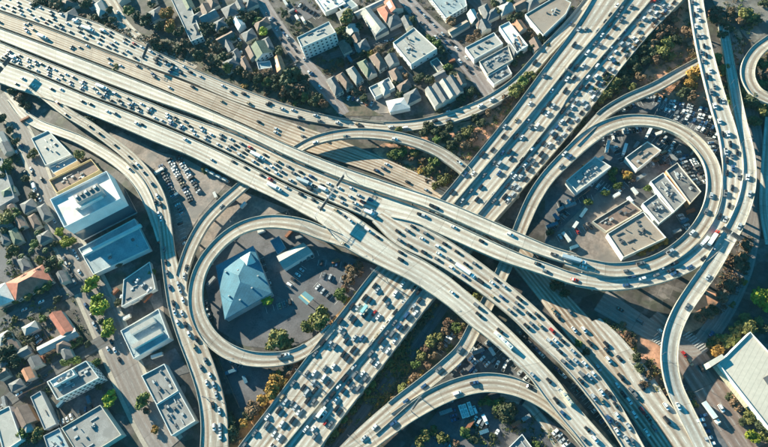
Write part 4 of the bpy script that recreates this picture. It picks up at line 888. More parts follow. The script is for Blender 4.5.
grove('between the diagonal freeway and the red dirt slope', 'trees right of the diagonal freeway', [(661, 18, 6, N_), (663, 28, 6, N_), (657, 36, 6, N_), (671, 30, 6, N_), (686, 32, 5.5, N_), (678, 39, 5, D_k), (663, 49, 7, O_), (651, 43, 6, N_), (641, 50, 6, D_k), (633, 60, 7, D_k), (645, 60, 5, D_k), (623, 72, 6, D_k), (613, 84, 8, O_), (605, 93, 7, O_), (600, 99, 5, O_), (595, 106, 5, D_k), (636, 70, 6, D_k), (626, 80, 6, D_k), (619, 90, 4, D_k), (652, 53, 5, D_k), (675, 20, 4, N_), (612, 72, 4, D_k)])
grove('rising over the diagonal freeway bank', 'big trees on the diagonal freeway bank', [(668, 14, 6, N_), (654, 28, 6, N_), (646, 36, 6, O_), (636, 46, 6, N_), (627, 56, 6, O_), (617, 66, 6, D_k), (606, 80, 7, D_k), (598, 90, 6, O_), (590, 100, 6, O_), (585, 108, 5, D_k), (668, 42, 6, O_), (656, 60, 5, N_), (640, 78, 5, N_), (632, 88, 5, O_), (672, 56, 4, O_), (582, 120, 5, D_k), (574, 130, 5, D_k)])
grove('in the row added for shade above the top carriageway', 'row of trees added for shade above the top carriageway', [(200 + k * 9.5, 56 + k * 3.75, 5.2 - (k % 3) * .6, (D_k, N_, D_k, O_)[k % 4]) for k in range(16)], tall=1.5, z=1.0)  # tall trees added to darken the upper edge of the top carriageway
grove('in the shaded yards of the upper blocks', 'yard trees of the upper blocks', [(196, 12, 5, D_k), (205, 26, 5, D_k), (222, 30, 5, D_k), (238, 12, 5, D_k), (258, 22, 5, G), (256, 44, 5, D_k), (278, 34, 5, D_k), (296, 62, 5, D_k), (308, 56, 5, D_k), (340, 30, 5, G), (350, 42, 5, D_k), (362, 54, 5, D_k), (374, 44, 5, D_k), (358, 26, 5, D_k), (384, 34, 5, D_k), (412, 20, 5, D_k), (424, 30, 5, D_k), (440, 50, 5, D_k), (452, 58, 5, D_k), (418, 78, 5, D_k), (398, 84, 5, D_k), (484, 18, 5, D_k), (496, 4, 5, D_k), (514, 36, 5, D_k), (520, 54, 5, D_k), (470, 60, 5, O_), (330, 90, 5, D_k), (324, 70, 5, D_k), (362, 90, 4, N_), (476, 26, 4, D_k), (88, 4, 6, D_k), (76, -1, 5, D_k), (110, 10, 4, D_k), (60, 12, 5, N_), (44, 0, 6, D_k), (150, 4, 5, D_k), (156, 48, 5, D_k)])
grove('near the long crowded flyover at right', 'trees around the right hand flyovers', [(698, 74, 8, Y_), (691, 83, 6, Y_), (684, 91, 7, D_k), (692, 97, 6, N_), (718, 60, 6, G), (722, 70, 6.5, Y_), (731, 88, 6, D_k), (734, 98, 6, G), (748, 14, 8, O_), (757, 20, 6, D_k), (723, 22, 6, N_), (716, 12, 6, N_), (722, 34, 5, D_k), (728, 28, 5, D_k), (740, 20, 5, N_), (753, 101, 9, D_k), (744, 94, 6, G), (762, 110, 7, O_), (755, 121, 6, O_), (761, 64, 6, O_), (766, 74, 6, N_), (762, 84, 5, O_), (768, 90, 5, D_k), (770, 58, 5, N_), (712, 20, 4.5, D_k), (730, 12, 5, N_), (765, 4, 5, D_k)])
grove('around the short curved flyover', 'trees around the short curved flyover', [(428, 126, 5, D_k), (424, 133, 5, D_k), (436, 130, 5, D_k), (444, 134, 5, D_k), (451, 127, 5, D_k), (468, 131, 6, O_), (459, 139, 5, D_k), (436, 139, 4.5, G), (474, 138, 5, N_), (399, 130, 4, O_), (466, 145, 5, N_), (481, 124, 5, D_k), (488, 113, 4, N_), (452, 145, 5, D_k), (476, 118, 4.5, D_k), (394, 154, 6, G), (402, 152, 5, G), (415, 152, 5, O_), (434, 163, 6, G), (429, 170, 6, O_), (444, 179, 6.5, O_), (410, 159, 4, N_), (422, 160, 4, N_), (448, 170, 4, N_), (436, 186, 4, O_)])
grove('on the dry strip between loop and diagonal freeway', 'trees on the dry strip beside the loop', [(352, 270, 6, N_), (358, 266, 5, N_), (348, 281, 6, N_), (341, 295, 6.5, G), (318, 318, 11, O_), (308, 325, 7, O_), (278, 341, 11, O_), (288, 343, 7, O_), (266, 300, 6, B_), (277, 377, 8, Y_), (272, 390, 9, Y_), (288, 372, 7, N_), (293, 366, 5, N_), (254, 408, 8, N_), (264, 400, 6, Y_), (249, 413, 6, D_k), (229, 421, 7, D_k), (230, 434, 8, D_k), (243, 424, 5, Y_), (283, 384, 6, Y_), (262, 412, 4, Y_), (238, 440, 5, N_), (345, 288, 4, N_), (360, 273, 3.5, N_)])
grove('along the lower right edge of the diagonal freeway', 'trees below the diagonal freeway', [(378, 375, 4.5, D_k), (372, 383, 4.5, G), (366, 391, 4.5, G), (358, 400, 4.5, D_k), (352, 410, 4.5, O_), (344, 420, 4.5, G), (334, 431, 5, O_), (396, 352, 5, O_), (388, 362, 5.5, O_), (431, 342, 6, O_), (425, 350, 5, N_), (420, 356, 5, O_), (416, 366, 5, G), (414, 376, 5, N_), (404, 389, 5.5, O_), (438, 338, 5, O_), (404, 342, 4, D_k), (446, 330, 4, N_), (410, 334, 4, D_k), (448, 322, 5, N_), (456, 328, 5, G), (462, 336, 4, N_), (476, 296, 6.5, O_), (468, 290, 4, N_), (556, 284, 6.5, D_k), (564, 292, 5, D_k), (426, 314, 4, D_k), (418, 322, 4, D_k), (394, 400, 4, N_), (384, 410, 4, N_), (328, 440, 4, D_k), (440, 346, 4, N_), (433, 356, 4.5, N_), (427, 365, 4, N_)])
grove('in the yards under the bottom ramp', 'trees in the bottom yards', [(504, 412, 9.5, D_k), (498, 406, 6, G), (419, 442, 6, O_), (426, 436, 6, O_), (434, 431, 5, O_), (443, 438, 6, O_), (466, 432, 5.5, G), (488, 401, 4.5, G), (500, 400, 4, G), (536, 446, 4.5, G), (482, 402, 4, G), (512, 407, 5, D_k), (474, 440, 4.5, D_k), (455, 444, 4, N_), (494, 436, 4, D_k)])
grove('below the outermost flyover at right', 'scattered trees below the outer flyover', [(746, 245, 5, N_), (740, 263, 6, N_), (744, 256, 4, N_), (730, 286, 6, N_), (723, 296, 6, N_), (708, 313, 6, N_), (715, 309, 5, D_k), (700, 318, 4, N_), (762, 296, 9.5, B_), (766, 306, 6, B_), (746, 324, 9, O_), (736, 330, 6, O_), (726, 340, 7, O_), (716, 350, 6.5, Y_), (714, 344, 6, O_), (735, 341, 5, G), (738, 402, 7, N_), (748, 406, 6, O_), (752, 417, 7, O_), (761, 427, 7, D_k), (753, 436, 7, B_), (764, 438, 6, O_), (732, 398, 5, D_k), (744, 422, 4, D_k), (765, 330, 5, D_k), (758, 322, 5, O_), (695, 404, 3.5, Y_), (691, 396, 4, N_), (578, 344, 4, G), (586, 352, 3.5, D_k), (633, 342, 4, N_), (636, 357, 5, D_k), (640, 368, 5, D_k), (648, 376, 4.5, N_), (628, 334, 3.5, N_), (644, 384, 4, N_), (623, 324, 3, N_)])
grove('among the warehouses inside the teardrop loop', 'trees among the loop warehouses', [(613, 171, 5, G), (617, 185, 4.5, G), (612, 179, 3.5, G), (628, 176, 5, Y_), (605, 192, 4, G), (648, 187, 4.5, G), (588, 201, 4, G), (623, 172, 3.5, N_), (655, 160, 3.5, N_), (634, 178, 3.5, N_), (585, 168, 3, D_k), (550, 232, 4, D_k), (528, 244, 4, D_k), (542, 262, 4, D_k)])
grove('in the golden hedge by the large tan warehouse', 'golden hedge bushes', [(640 + k * 3.3, 252 - k * 1.55, 3.4, Y_ if k % 3 else O_) for k in range(9)], bush=True)
# scrubby bushes over the slopes
rr = random.Random(5)
bl = []
for poly_n, (x0, y0, x1, y1, wd, n_) in enumerate([(330, 440, 384, 368, 5, 18), (392, 404, 452, 345, 9, 20), (600, 108, 660, 30, 8, 18), (250, 412, 316, 345, 6, 14), (560, 340, 545, 300, 5, 4), (624, 328, 660, 395, 5, 12), (425, 128, 500, 108, 7, 12), (388, 150, 440, 182, 7, 12), (350, 300, 384, 268, 4, 8), (240, 84, 330, 108, 4, 16), (660, 95, 700, 55, 7, 10), (735, 310, 750, 250, 6, 7), (20, 15, 130, 50, 3, 0), (690, 20, 650, 60, 8, 12)]):
    for k in range(n_):
        t = rr.random(); dx, dy = x1 - x0, y1 - y0; L_ = math.hypot(dx, dy); o_ = rr.uniform(-wd, wd)
        bl.append((x0 + dx * t - dy / L_ * o_, y0 + dy * t + dx / L_ * o_, rr.uniform(1.8, 3.3), rr.choice([D_k, N_, O_, N_, Y_])))
cnt = {}
for x, y, rad, kind in sorted(bl, key=lambda q: q[1]):
    where = ('upper ' if y < 150 else 'middle ' if y < 300 else 'lower ') + ('slopes near the flyovers' if x > 350 else 'bank beside the roads')
    cnt[(kind, where)] = cnt.get((kind, where), 0) + 1
    tree(x, y, rad, kind, f'{ordw(cnt[(kind, where)] - 1)} {WORDT[kind]} scrub bush from the top on the {where}', f'scrub bushes of the {where}', -0.55, True)

def inpoly(x, y, P):
    c = False
    for i in range(len(P)):
        (x1, y1), (x2, y2) = P[i], P[i - 1]
        if (y1 > y) != (y2 > y) and x < (x2 - x1) * (y - y1) / (y2 - y1) + x1: c = not c
    return c
def thicket(label, P, nclump, kinds, hmax=1.6, z=-0.55, name='undergrowth'):
    r = random.Random(len(P) * 31 + nclump); mb = MB()
    xs = [p[0] for p in P]; ys = [p[1] for p in P]; n = 0; tries = 0
    seeds = [(r.uniform(min(xs), max(xs)), r.uniform(min(ys), max(ys))) for _ in range(max(4, nclump // 9))]
    while n < nclump and tries < nclump * 12:
        tries += 1
        sx_, sy_ = r.choice(seeds); x, y = sx_ + r.gauss(0, 6), sy_ + r.gauss(0, 6)
        if not inpoly(x, y, P): continue
        if y < 115 and onstreet(W(x, y, z), 1.5): continue
        n += 1; c = W(x, y, z); q = r.uniform(0.7, 2.0); kd = FOL[r.choice(kinds)]; hh = r.uniform(0.5, hmax)
        for k in range(22):
            p = c + Vector((r.gauss(0, q * .6), r.gauss(0, q * .6), abs(r.gauss(0, hh * .6)) + 0.05)); a = Vector((r.gauss(0, 1), r.gauss(0, 1), r.gauss(0, 1) + .6)).normalized(); u = a.orthogonal().normalized() * r.uniform(.2, .45); w = a.cross(u)
            mb.face([p - u - w, p + u - w * .6, p + u * .6 + w, p - u * .8 + w * .7], kd)
    tag(mb.obj(name), label, None, None, 'stuff')
thicket('rusty scrub and weeds covering the dirt slope', [(683, 0), (697, 0), (704, 50), (716, 104), (690, 105), (636, 100), (600, 112), (588, 108), (640, 50), (660, 26)], 240, ['brown', 'dark', 'golden', 'olive', 'brown'])
thicket('dry weeds around the short curved flyover', [(384, 143), (410, 132), (475, 120), (515, 98), (512, 108), (441, 196), (415, 178), (384, 162)], 330, ['brown', 'dark', 'olive', 'green'])
thicket('golden weeds on the dry strip by the loop', [(378, 268), (330, 325), (300, 350), (226, 447), (242, 447), (318, 350), (345, 320), (392, 268)], 200, ['golden', 'brown', 'olive'])
thicket('scrub on the verge below the diagonal freeway', [(406, 336), (434, 300), (455, 312), (470, 330), (455, 350), (420, 382), (372, 420), (340, 450), (322, 450), (384, 366)], 420, ['brown', 'dark', 'olive', 'green', 'golden'])
thicket('dark undergrowth in the belt above the top carriageway', [(30, -4), (70, 8), (110, 20), (150, 38), (196, 44), (250, 68), (300, 82), (345, 104), (340, 114), (290, 102), (240, 84), (190, 64), (140, 42), (95, 20), (40, 4)], 480, ['dark', 'brown', 'dark', 'green'])
thicket('brown weeds on the islands by the bottom freeway', [(604, 320), (625, 328), (662, 372), (668, 396), (640, 382), (620, 352)], 110, ['brown', 'dark', 'olive'])
thicket('brown weeds below the outermost flyover', [(755, 235), (735, 240), (715, 290), (680, 318), (684, 334), (710, 322), (735, 300), (750, 262)], 160, ['brown', 'dark', 'brown'])
thicket('garden greenery between the upper houses', [(200, 0), (384, 0), (384, 110), (350, 100), (290, 70), (210, 44)], 420, ['dark', 'green', 'brown', 'dark'])
thicket('garden greenery between the upper right blocks', [(384, 0), (590, 0), (540, 50), (500, 90), (450, 112), (384, 116)], 330, ['dark', 'green', 'brown', 'dark'])
thicket('garden greenery around the leftmost houses', [(0, 110), (20, 150), (40, 215), (60, 260), (90, 330), (60, 345), (60, 440), (0, 447)], 420, ['dark', 'green', 'olive', 'dark'])
thicket('bushes in the small loop at the top right', [(756, 55), (775, 46), (775, 95), (757, 84)], 60, ['brown', 'dark', 'olive'])
thicket('greenery near the top right yards', [(704, 0), (768, 0), (768, 30), (745, 45), (742, 120), (768, 125), (735, 125), (722, 40)], 220, ['dark', 'olive', 'brown', 'green'])
thicket('weeds in the bottom yards', [(410, 447), (440, 425), (500, 396), (545, 425), (560, 447)], 90, ['dark', 'olive', 'green'])

# containers, sheds, bins and vans standing in the yards
M_CONT = [paint_ for paint_ in (mat('container_blue', (0.05, 0.14, 0.2), noise=0.2, scale=1), mat('container_white', (0.6, 0.58, 0.54), noise=0.15, scale=1), mat('container_rust', (0.28, 0.11, 0.06), noise=0.25, scale=1), mat('container_grey', (0.25, 0.25, 0.25), noise=0.2, scale=1))]
CNM = ['blue', 'white', 'rust red', 'grey']
def container(px, py, i, col, a, where, n):
    z = -0.5; p = W(px, py, z); root = empty('storage_container', p, a); tag(root, f'{ordw(n)} {CNM[col]} storage container from the top standing {where}', 'storage container', 'storage containers ' + where)
    mb = MB(); Lc = 6.1 if i % 3 else 9.0
    mb.box((0, 0), Lc, 2.44, 0.1, 2.6, M_CONT[col]); 
    for k in range(int(Lc / 0.7)): mb.box((-Lc / 2 + 0.4 + k * 0.7, 0), 0.12, 2.52, 0.2, 2.64, M_CONT[col])
    mb.obj('body', root)
    for sy in (-.6, .6): mb = MB(); mb.box((Lc / 2 + 0.03, sy), 0.05, 1.1, 0.2, 2.5, M_CONT[col]); mb.tube((Lc / 2 + .08, sy, .3), (Lc / 2 + .08, sy, 2.4), .03, .03, M_STEEL, 4); mb.obj('door', root)
rc_ = random.Random(21)
for where, L_ in (('inside the teardrop loop', [(560, 210), (556, 218), (552, 226), (570, 206), (575, 226), (583, 214), (566, 238), (574, 248), (612, 150), (636, 146), (600, 160), (616, 196), (634, 192), (640, 178), (672, 158), (690, 212), (684, 222), (676, 232), (660, 126 + 8), (588, 176)]),
                  ('below the round loop and ramps', [(206, 318), (208, 326), (212, 282), (262, 232), (290, 234), (300, 238), (336, 262), (232, 372), (246, 380), (216, 196), (226, 200), (244, 206), (160, 172), (176, 196)]),
                  ('in the left hand yards', [(148, 298), (136, 302), (128, 318), (60, 156), (116, 292), (158, 356), (62, 404), (90, 400), (44, 360), (6, 402), (26, 120)]),
                  ('in the bottom yards', [(470, 425), (484, 432), (516, 424), (526, 418), (446, 412), (478, 352), (492, 352), (436, 396)]),
                  ('in the upper blocks', [(292, 12), (286, 4), (350, 60), (398, 70), (416, 80), (452, 62), (500, 60), (514, 14), (366, 104), (240, 54), (210, 30), (338, 34)])):
    cn = {}
    for i, (x, y) in enumerate(sorted(L_, key=lambda q: q[1])):
        c_ = rc_.randrange(4); n_ = cn.get(c_, 0); cn[c_] = n_ + 1
        container(x, y, i, c_, rc_.choice([0.5, 0.5 + 1.57, 0.9, 0.3]), where, n_)

M_PALM = fol('palm_green', (0.075, 0.09, 0.03))
def palm(px, py, i):
    r = random.Random(i); z = -0.55; h = r.uniform(9, 13); p = W(px, py, h)
    root = empty('palm_tree', (p.x, p.y, z)); tag(root, f'{ordw(i)} tall thin palm tree around the red roofed houses, counted from the top', 'palm tree', 'palms by the red roofed houses')
    mb = MB(); mb.tube((0, 0, 0), (0.2, 0.1, h), 0.25, 0.16, M_BARK, 6); mb.obj('trunk', root)
    mb = MB()
    for k in range(15):
        a = k * 0.42 * 1.0 + r.random() * .2; up = r.uniform(-.1, .7); d = Vector((math.cos(a), math.sin(a), 0)); s_ = Vector((-d.y, d.x, 0)); q = Vector((0.2, 0.1, h))
        pts = [q, q + d * 1.2 + Z(up * 0.9), q + d * 2.4 + Z(up * .6 - .3), q + d * 3.2 + Z(up * .2 - 1.2)]
        for j, (w0, w1) in zip(range(3), ((.12, .45), (.45, .4), (.4, .05))):
            mb.face([pts[j] - s_ * w0, pts[j] + s_ * w0, pts[j + 1] + s_ * w1 - Z(.1), pts[j + 1] - s_ * w1 - Z(.1)], M_PALM)
    mb.obj('crown', root)
for i, (x, y) in enumerate([(36, 232), (44, 250), (20, 256), (52, 258), (46, 270), (30, 250), (8, 262), (60, 262)]): palm(x, y, i)

# ------------------------------------------------------------------ vehicles
def paint(name, col): return mat(name, col, rough=0.35, noise=0.04, scale=1.0, spec=0.5)
PAINT = {'white': paint('white_car_paint', (0.72, 0.72, 0.70)), 'silver': paint('silver_car_paint', (0.42, 0.43, 0.44)), 'grey': paint('grey_car_paint', (0.15, 0.155, 0.16)),
         'black': paint('black_car_paint', (0.02, 0.02, 0.022)), 'blue': paint('blue_car_paint', (0.03, 0.08, 0.17)), 'red': paint('red_car_paint', (0.42, 0.025, 0.02)), 'tan': paint('tan_car_paint', (0.36, 0.28, 0.18))}
M_TYRE = mat('tyre', (0.02, 0.02, 0.02), noise=0); M_CARGL = mat('car_glass', (0.025, 0.035, 0.045), noise=0, rough=0.1, spec=0.7)
M_HEAD = mat('headlamp', (0.7, 0.7, 0.65), noise=0, rough=0.2); M_TAIL = mat('tail_lamp', (0.35, 0.02, 0.015), noise=0, rough=0.2)
def car_mb(kind, m):
    mb = MB()
    L, Wd, H = {'sedan': (4.7, 1.85, 1.45), 'hatchback': (4.2, 1.8, 1.5), 'suv': (4.9, 1.98, 1.8), 'pickup': (5.6, 2.0, 1.85), 'van': (5.4, 2.05, 2.15)}[kind]
    belt = {'sedan': 0.92, 'hatchback': 0.95, 'suv': 1.1, 'pickup': 1.1, 'van': 1.25}[kind]
    x0, x1 = -L / 2, L / 2
    # lower body as a rounded outline, four rings
    def ring(z, sx, sy, nose):
        c = 0.16 * L / 2
        return [(x0 * sx + 0.12, -Wd / 2 * sy + 0.0, z), (x0 * sx + c + .1, -Wd / 2 * sy, z), (x1 * sx - c, -Wd / 2 * sy, z), (x1 * sx - .08 - nose, -Wd / 2 * sy * .78, z), (x1 * sx - nose, 0, z), (x1 * sx - .08 - nose, Wd / 2 * sy * .78, z), (x1 * sx - c, Wd / 2 * sy, z), (x0 * sx + c + .1, Wd / 2 * sy, z), (x0 * sx + 0.12, Wd / 2 * sy, z), (x0 * sx, 0, z)]
    rings = [ring(0.22, 0.96, 0.94, 0.05), ring(0.45, 1.0, 1.0, 0.0), ring(belt - 0.15, 1.0, 1.0, 0.03), ring(belt, 0.975, 0.93, 0.12)]
    base = len(mb.v)
    for rg in rings: mb.v += rg
    n = 10
    for k in range(3):
        for j in range(n):
            mb.f.append((base + k * n + j, base + k * n + (j + 1) % n, base + (k + 1) * n + (j + 1) % n, base + (k + 1) * n + j)); mb.m.append(mb.mi(m))
    mb.f.append(tuple(base + 3 * n + j for j in range(n))); mb.m.append(mb.mi(m))
    cb = {'sedan': (-1.75, 1.0, -1.05, 0.3), 'hatchback': (-1.95, 0.9, -1.6, 0.25), 'suv': (-2.25, 1.05, -1.95, 0.4), 'pickup': (-0.75, 1.25, -0.55, 0.65), 'van': (-2.55, 1.75, -2.45, 1.15)}[kind]
    b0, b1, t0, t1 = cb; wb, wt = Wd * 0.455, Wd * 0.37
    B = [(b0, -wb, belt), (b1, -wb, belt), (b1, wb, belt), (b0, wb, belt)]; T = [(t0, -wt, H), (t1, -wt, H), (t1, wt, H), (t0, wt, H)]
    i = len(mb.v); mb.v += B + T
    for f in ((0, 1, 5, 4), (1, 2, 6, 5), (2, 3, 7, 6), (3, 0, 4, 7)):
        mb.f.append(tuple(i + q for q in f)); mb.m.append(mb.mi(M_CARGL))
    mb.f.append((i + 4, i + 5, i + 6, i + 7)); mb.m.append(mb.mi(m))
    # roof skin a touch proud with pillars
    mb.box(((t0 + t1) / 2, 0), (t1 - t0) + 0.06, wt * 2 + 0.06, H, H + 0.05, m)
    if kind == 'pickup': mb.box((-1.75, 0), 1.9, Wd * 0.78, belt + 0.005, belt + 0.01, M_TYRE)
    for sx in (x0 * 0.63, x1 * 0.63):
        for sy in (-1, 1): mb.tube((sx, sy * (Wd / 2 - 0.2), 0.33), (sx, sy * (Wd / 2 + 0.01), 0.33), 0.33, 0.33, M_TYRE, 8)
    for sy in (-1, 1):
        mb.box((x1 - 0.16, sy * Wd * 0.33), 0.12, 0.36, belt - 0.33, belt - 0.17, M_HEAD); mb.box((x0 + 0.04, sy * Wd * 0.36), 0.12, 0.34, belt - 0.33, belt - 0.17, M_TAIL)
        mb.box((b1 - 0.35, sy * (Wd / 2 + 0.08)), 0.14, 0.18, belt - 0.02, belt + 0.12, m)
    return mb
CARMB = {}
def carmesh(kind, c):
    if (kind, c) not in CARMB:
        mb = car_mb(kind, PAINT[c]); CARMB[(kind, c)] = [mb, None]
    return CARMB[(kind, c)]
rv = random.Random(11)
def rcolor(): return rv.choices(list(PAINT), [22, 13, 20, 34, 7, 1.3, 3])[0]
def rkind(): return rv.choices(['sedan', 'hatchback', 'suv', 'pickup', 'van'], [38, 14, 32, 10, 6])[0]
VEH = []   # dicts
def put(road, d, f, lane, desc, flip, c=None, k=None):
    r = ROADS[road]; p, t = r.at(d, f)
    for v in VEH:
        if abs(v['p'].x - p.x) + abs(v['p'].y - p.y) < 4.2 and abs(v['p'].z - p.z) < 3 and (v['p'] - p).length < (5.0 if v['lane'] == lane else 2.4): return
    tt = -t if flip else t
    VEH.append(dict(p=p.copy(), t=tt, c=c or rcolor(), k=k or rkind(), lane=lane, desc=desc, road=road, d=d))
def fill(road, fs, a, b, gap, desc, flip=False, jit=0.35, names=None, dens=1.0, clump=0.0):
    """fs lane fractions, a / b start and end as photo pixels"""
    r = ROADS[road]; d0, _ = r.locate(*a); d1, _ = r.locate(*b)
    if d0 > d1: d0, d1 = d1, d0
    for i, f in enumerate(fs):
        d = d0 + rv.uniform(0, gap)
        while d < d1:
            if rv.random() < dens: put(road, d, f + rv.uniform(-.008, .008), (names[i] if names else ordw(i) + ' lane'), desc, flip)
            d += max(6.6, gap * rv.uniform(1 - jit, 1 + jit * 1.5))
def hand(road, L, desc, flip=False):
    r = ROADS[road]
    for it in L:
        d, f = r.locate(it[0], it[1]); n = r.lanes
        # keep to a lane centre
        k = min(n - 1, max(0, int((f * (n + 0.7) - 0.35)))); f2 = (k + 0.5 + 0.35) / (n + 0.7)
        put(road, d, f2 * 0.6 + f * 0.4, ordw(k) + ' lane', desc, flip, *(it[2:]))
def lf(n, i): return (i + 0.5 + 0.35) / (n + 0.7)
fill('A', [lf(5, i) for i in range(5)], (-8, -4), (200, 70), 15, 'the top carriageway', dens=0.85)
fill('A', [lf(5, i) for i in range(1, 5)], (200, 78), (372, 124), 20, 'the top carriageway', dens=0.6)
fill('B', [lf(6, i) for i in (0, 1, 2, 3, 4)], (0, 18), (230, 105), 60, 'the worn carriageway', dens=0.75)
fill('B', [lf(6, i) for i in (1, 3, 4)], (235, 108), (430, 185), 62, 'the worn carriageway', dens=0.7)
hand('B', [(409, 184), (428, 191), (379, 172), (303, 137, 'grey'), (277, 129, 'white'), (276, 133, 'white'), (303, 121)], 'the worn carriageway')
# lower part of B = bottom right freeway, from the photograph
hand('B', [(556, 313, 'tan', 'sedan'), (570, 311, 'grey'), (576, 331, 'white'), (584, 329, 'white'), (590, 344), (603, 342), (608, 359), (619, 353), (618, 388), (630, 391), (642, 412), (650, 418), (653, 431), (646, 440), (641, 381, 'black', 'suv'), (620, 377), (629, 405), (606, 348, 'black'), (634, 396, 'grey'), (560, 320), (600, 372), (636, 420, 'white'), (624, 399, 'black')], 'the bottom freeway')
hand('F', [(643, 379), (667, 422, 'black'), (666, 404, 'white'), (636, 366), (637, 360, 'white')], 'the road left of the S curve')
hand('C', [(58, 58), (431, 207, 'black'), (510, 236, 'white'), (555, 254, 'grey'), (573, 258, 'silver'), (435, 209)][1:], 'the narrow upper flyover')
fill('D', [lf(5, i) for i in range(1, 5)], (0, 55), (380, 214), 13.5, 'the crowded middle flyover', dens=0.86)
fill('D', [lf(5, 0)], (240, 140), (380, 205), 50, 'the crowded middle flyover', dens=0.7)
hand('D1', [(419, 215, 'black'), (424, 217, 'silver'), (482, 241, 'black'), (538, 264, 'black'), (546, 271, 'grey'), (575, 279, 'red'), (455, 226, 'white')], 'the branch above the crowded flyover')
fill('D2', [lf(4, i) for i in range(4)], (392, 232), (636, 447), 11.0, 'the crowded flyover branch', dens=0.86)
hand('E', [(24, 80, 'silver'), (12, 84, 'black'), (54, 89, 'black', 'suv'), (66, 90), (84, 102), (93, 104, 'black'), (110, 111, 'white'), (118, 113, 'grey'), (138, 124), (145, 123), (188, 141), (211, 161, 'silver'), (236, 162, 'black'), (248, 168, 'black'), (264, 175, 'black'), (273, 179, 'red'), (289, 187, 'silver'), (303, 193), (315, 199, 'black'), (321, 207, 'grey'), (338, 210, 'tan'), (338, 213), (345, 217), (350, 222, 'white'), (355, 216), (372, 225, 'white'), (380, 232), (400, 260, 'black', 'suv'), (451, 294, 'white'), (475, 305, 'grey'), (477, 316, 'black', 'suv'), (501, 328, 'black'), (400, 250), (535, 378, 'silver'), (550, 378, 'black'), (560, 389, 'silver'), (556, 403, 'black'), (587, 427, 'black'), (595, 437, 'white'), (586, 444), (565, 417, 'blue')], 'the pale bus flyover')
MED = lambda n: [ordw(i) + ' lane from the median' for i in range(n)]
# diag fractions: left section ~0-.28, middle .3-.62, right .64-1 at the top; lower: left 0-.6, right .62-1
fill('diag', [lf(11, 0), lf(11, 1)], (600, 5), (450, 200), 20, 'the wide diagonal freeway', dens=0.8, names=['outermost left lane', 'second left lane'])
fill('diag', [lf(11, 3), lf(11, 4), lf(11, 5)], (640, 5), (470, 200), 13, 'the wide diagonal freeway', dens=0.75, names=['first middle lane', 'second middle lane', 'third middle lane'])
fill('diag', [lf(11, i) for i in (7, 8, 9, 10)], (665, 0), (480, 215), 8.2, 'the wide diagonal freeway', dens=0.84, flip=True, names=MED(4))
fill('diag', [lf(11, i) for i in range(6)], (385, 272), (245, 447), 10.6, 'the wide diagonal freeway', dens=0.8, names=MED(6)[::-1])
fill('diag', [lf(11, i) for i in (7, 8, 9, 10)], (420, 290), (300, 447), 8.8, 'the wide diagonal freeway', dens=0.86, flip=True, names=MED(4))
hand('M', [(67, 115, 'black'), (90, 127, 'black'), (99, 134, 'black'), (115, 146, 'black'), (129, 157), (131, 168), (138, 165), (144, 173, 'grey'), (152, 184), (157, 197, 'white'), (154, 203), (161, 205, 'black'), (157, 215, 'white'), (162, 219, 'white'), (35, 86), (58, 104, 'red'), (165, 249, 'grey'), (167, 262, 'black'), (169, 273), (178, 285), (180, 291), (175, 303, 'black'), (182, 301), (175, 312), (183, 313), (178, 323, 'white'), (186, 325, 'black'), (195, 340, 'black'), (201, 368, 'grey'), (205, 361), (209, 376, 'white'), (207, 383, 'white'), (214, 385, 'silver'), (216, 395, 'silver'), (215, 405, 'black', 'suv'), (219, 411), (215, 427, 'white'), (219, 427, 'silver'), (219, 436, 'white'), (196, 347), (171, 287, 'blue'), (190, 334)], 'the long brown ramp')
hand('M2', [(131, 168, 'silver'), (130, 165)][:1], 'the entry ramp')
hand('N', [(222, 207, 'grey'), (186, 276, 'silver'), (188, 268, 'black')], 'the short blue edged ramp')
hand('LL', [(281, 358, 'grey', 'suv'), (286, 355, 'white'), (343, 245, 'tan')], 'the round loop')
hand('RL', [(712, 196, 'silver'), (707, 212, 'grey'), (692, 233, 'white'), (670, 252, 'silver'), (640, 263, 'grey'), (626, 270, 'grey'), (583, 268), (563, 153, 'white'), (569, 157, 'blue'), (561, 167, 'grey'), (461, 351, 'grey'), (423, 385, 'blue'), (406, 401, 'blue'), (374, 426, 'white'), (364, 438, 'silver'), (440, 371)], 'the teardrop loop')
fill('T', [lf(3, 1), lf(3, 2)], (699, 2), (736, 190), 12.5, 'the crowded outer flyover', dens=0.95)
fill('T', [lf(3, 0)], (715, 90), (734, 190), 22, 'the crowded outer flyover', dens=0.7)
fill('T', [lf(3, 0), lf(3, 1), lf(3, 2)], (732, 195), (660, 276), 13.5, 'the crowded outer flyover', dens=0.62)
hand('T', [(656, 275, 'grey'), (642, 279, 'white'), (632, 278), (626, 285, 'blue'), (672, 269, 'silver'), (674, 273, 'blue')], 'the crowded outer flyover')
hand('U', [(748, 178, 'white'), (748, 194, 'silver'), (740, 227, 'silver'), (707, 277, 'silver'), (686, 306, 'grey'), (673, 408, 'white')], 'the outermost flyover')
hand('K', [(317, 147, 'white'), (346, 142, 'grey'), (394, 142, 'white'), (460, 163, 'white')], 'the short curved flyover')
hand('G', [(435, 121), (448, 120, 'grey'), (405, 128, 'white'), (391, 128, 'silver'), (534, 63, 'black'), (570, 24, 'blue'), (481, 107), (492, 100, 'white')], 'the slip road')
hand('Q', [(457, 393, 'white', 'van'), (474, 382, 'blue'), (394, 424, 'blue'), (530, 386, 'black')], 'the bottom ramp')
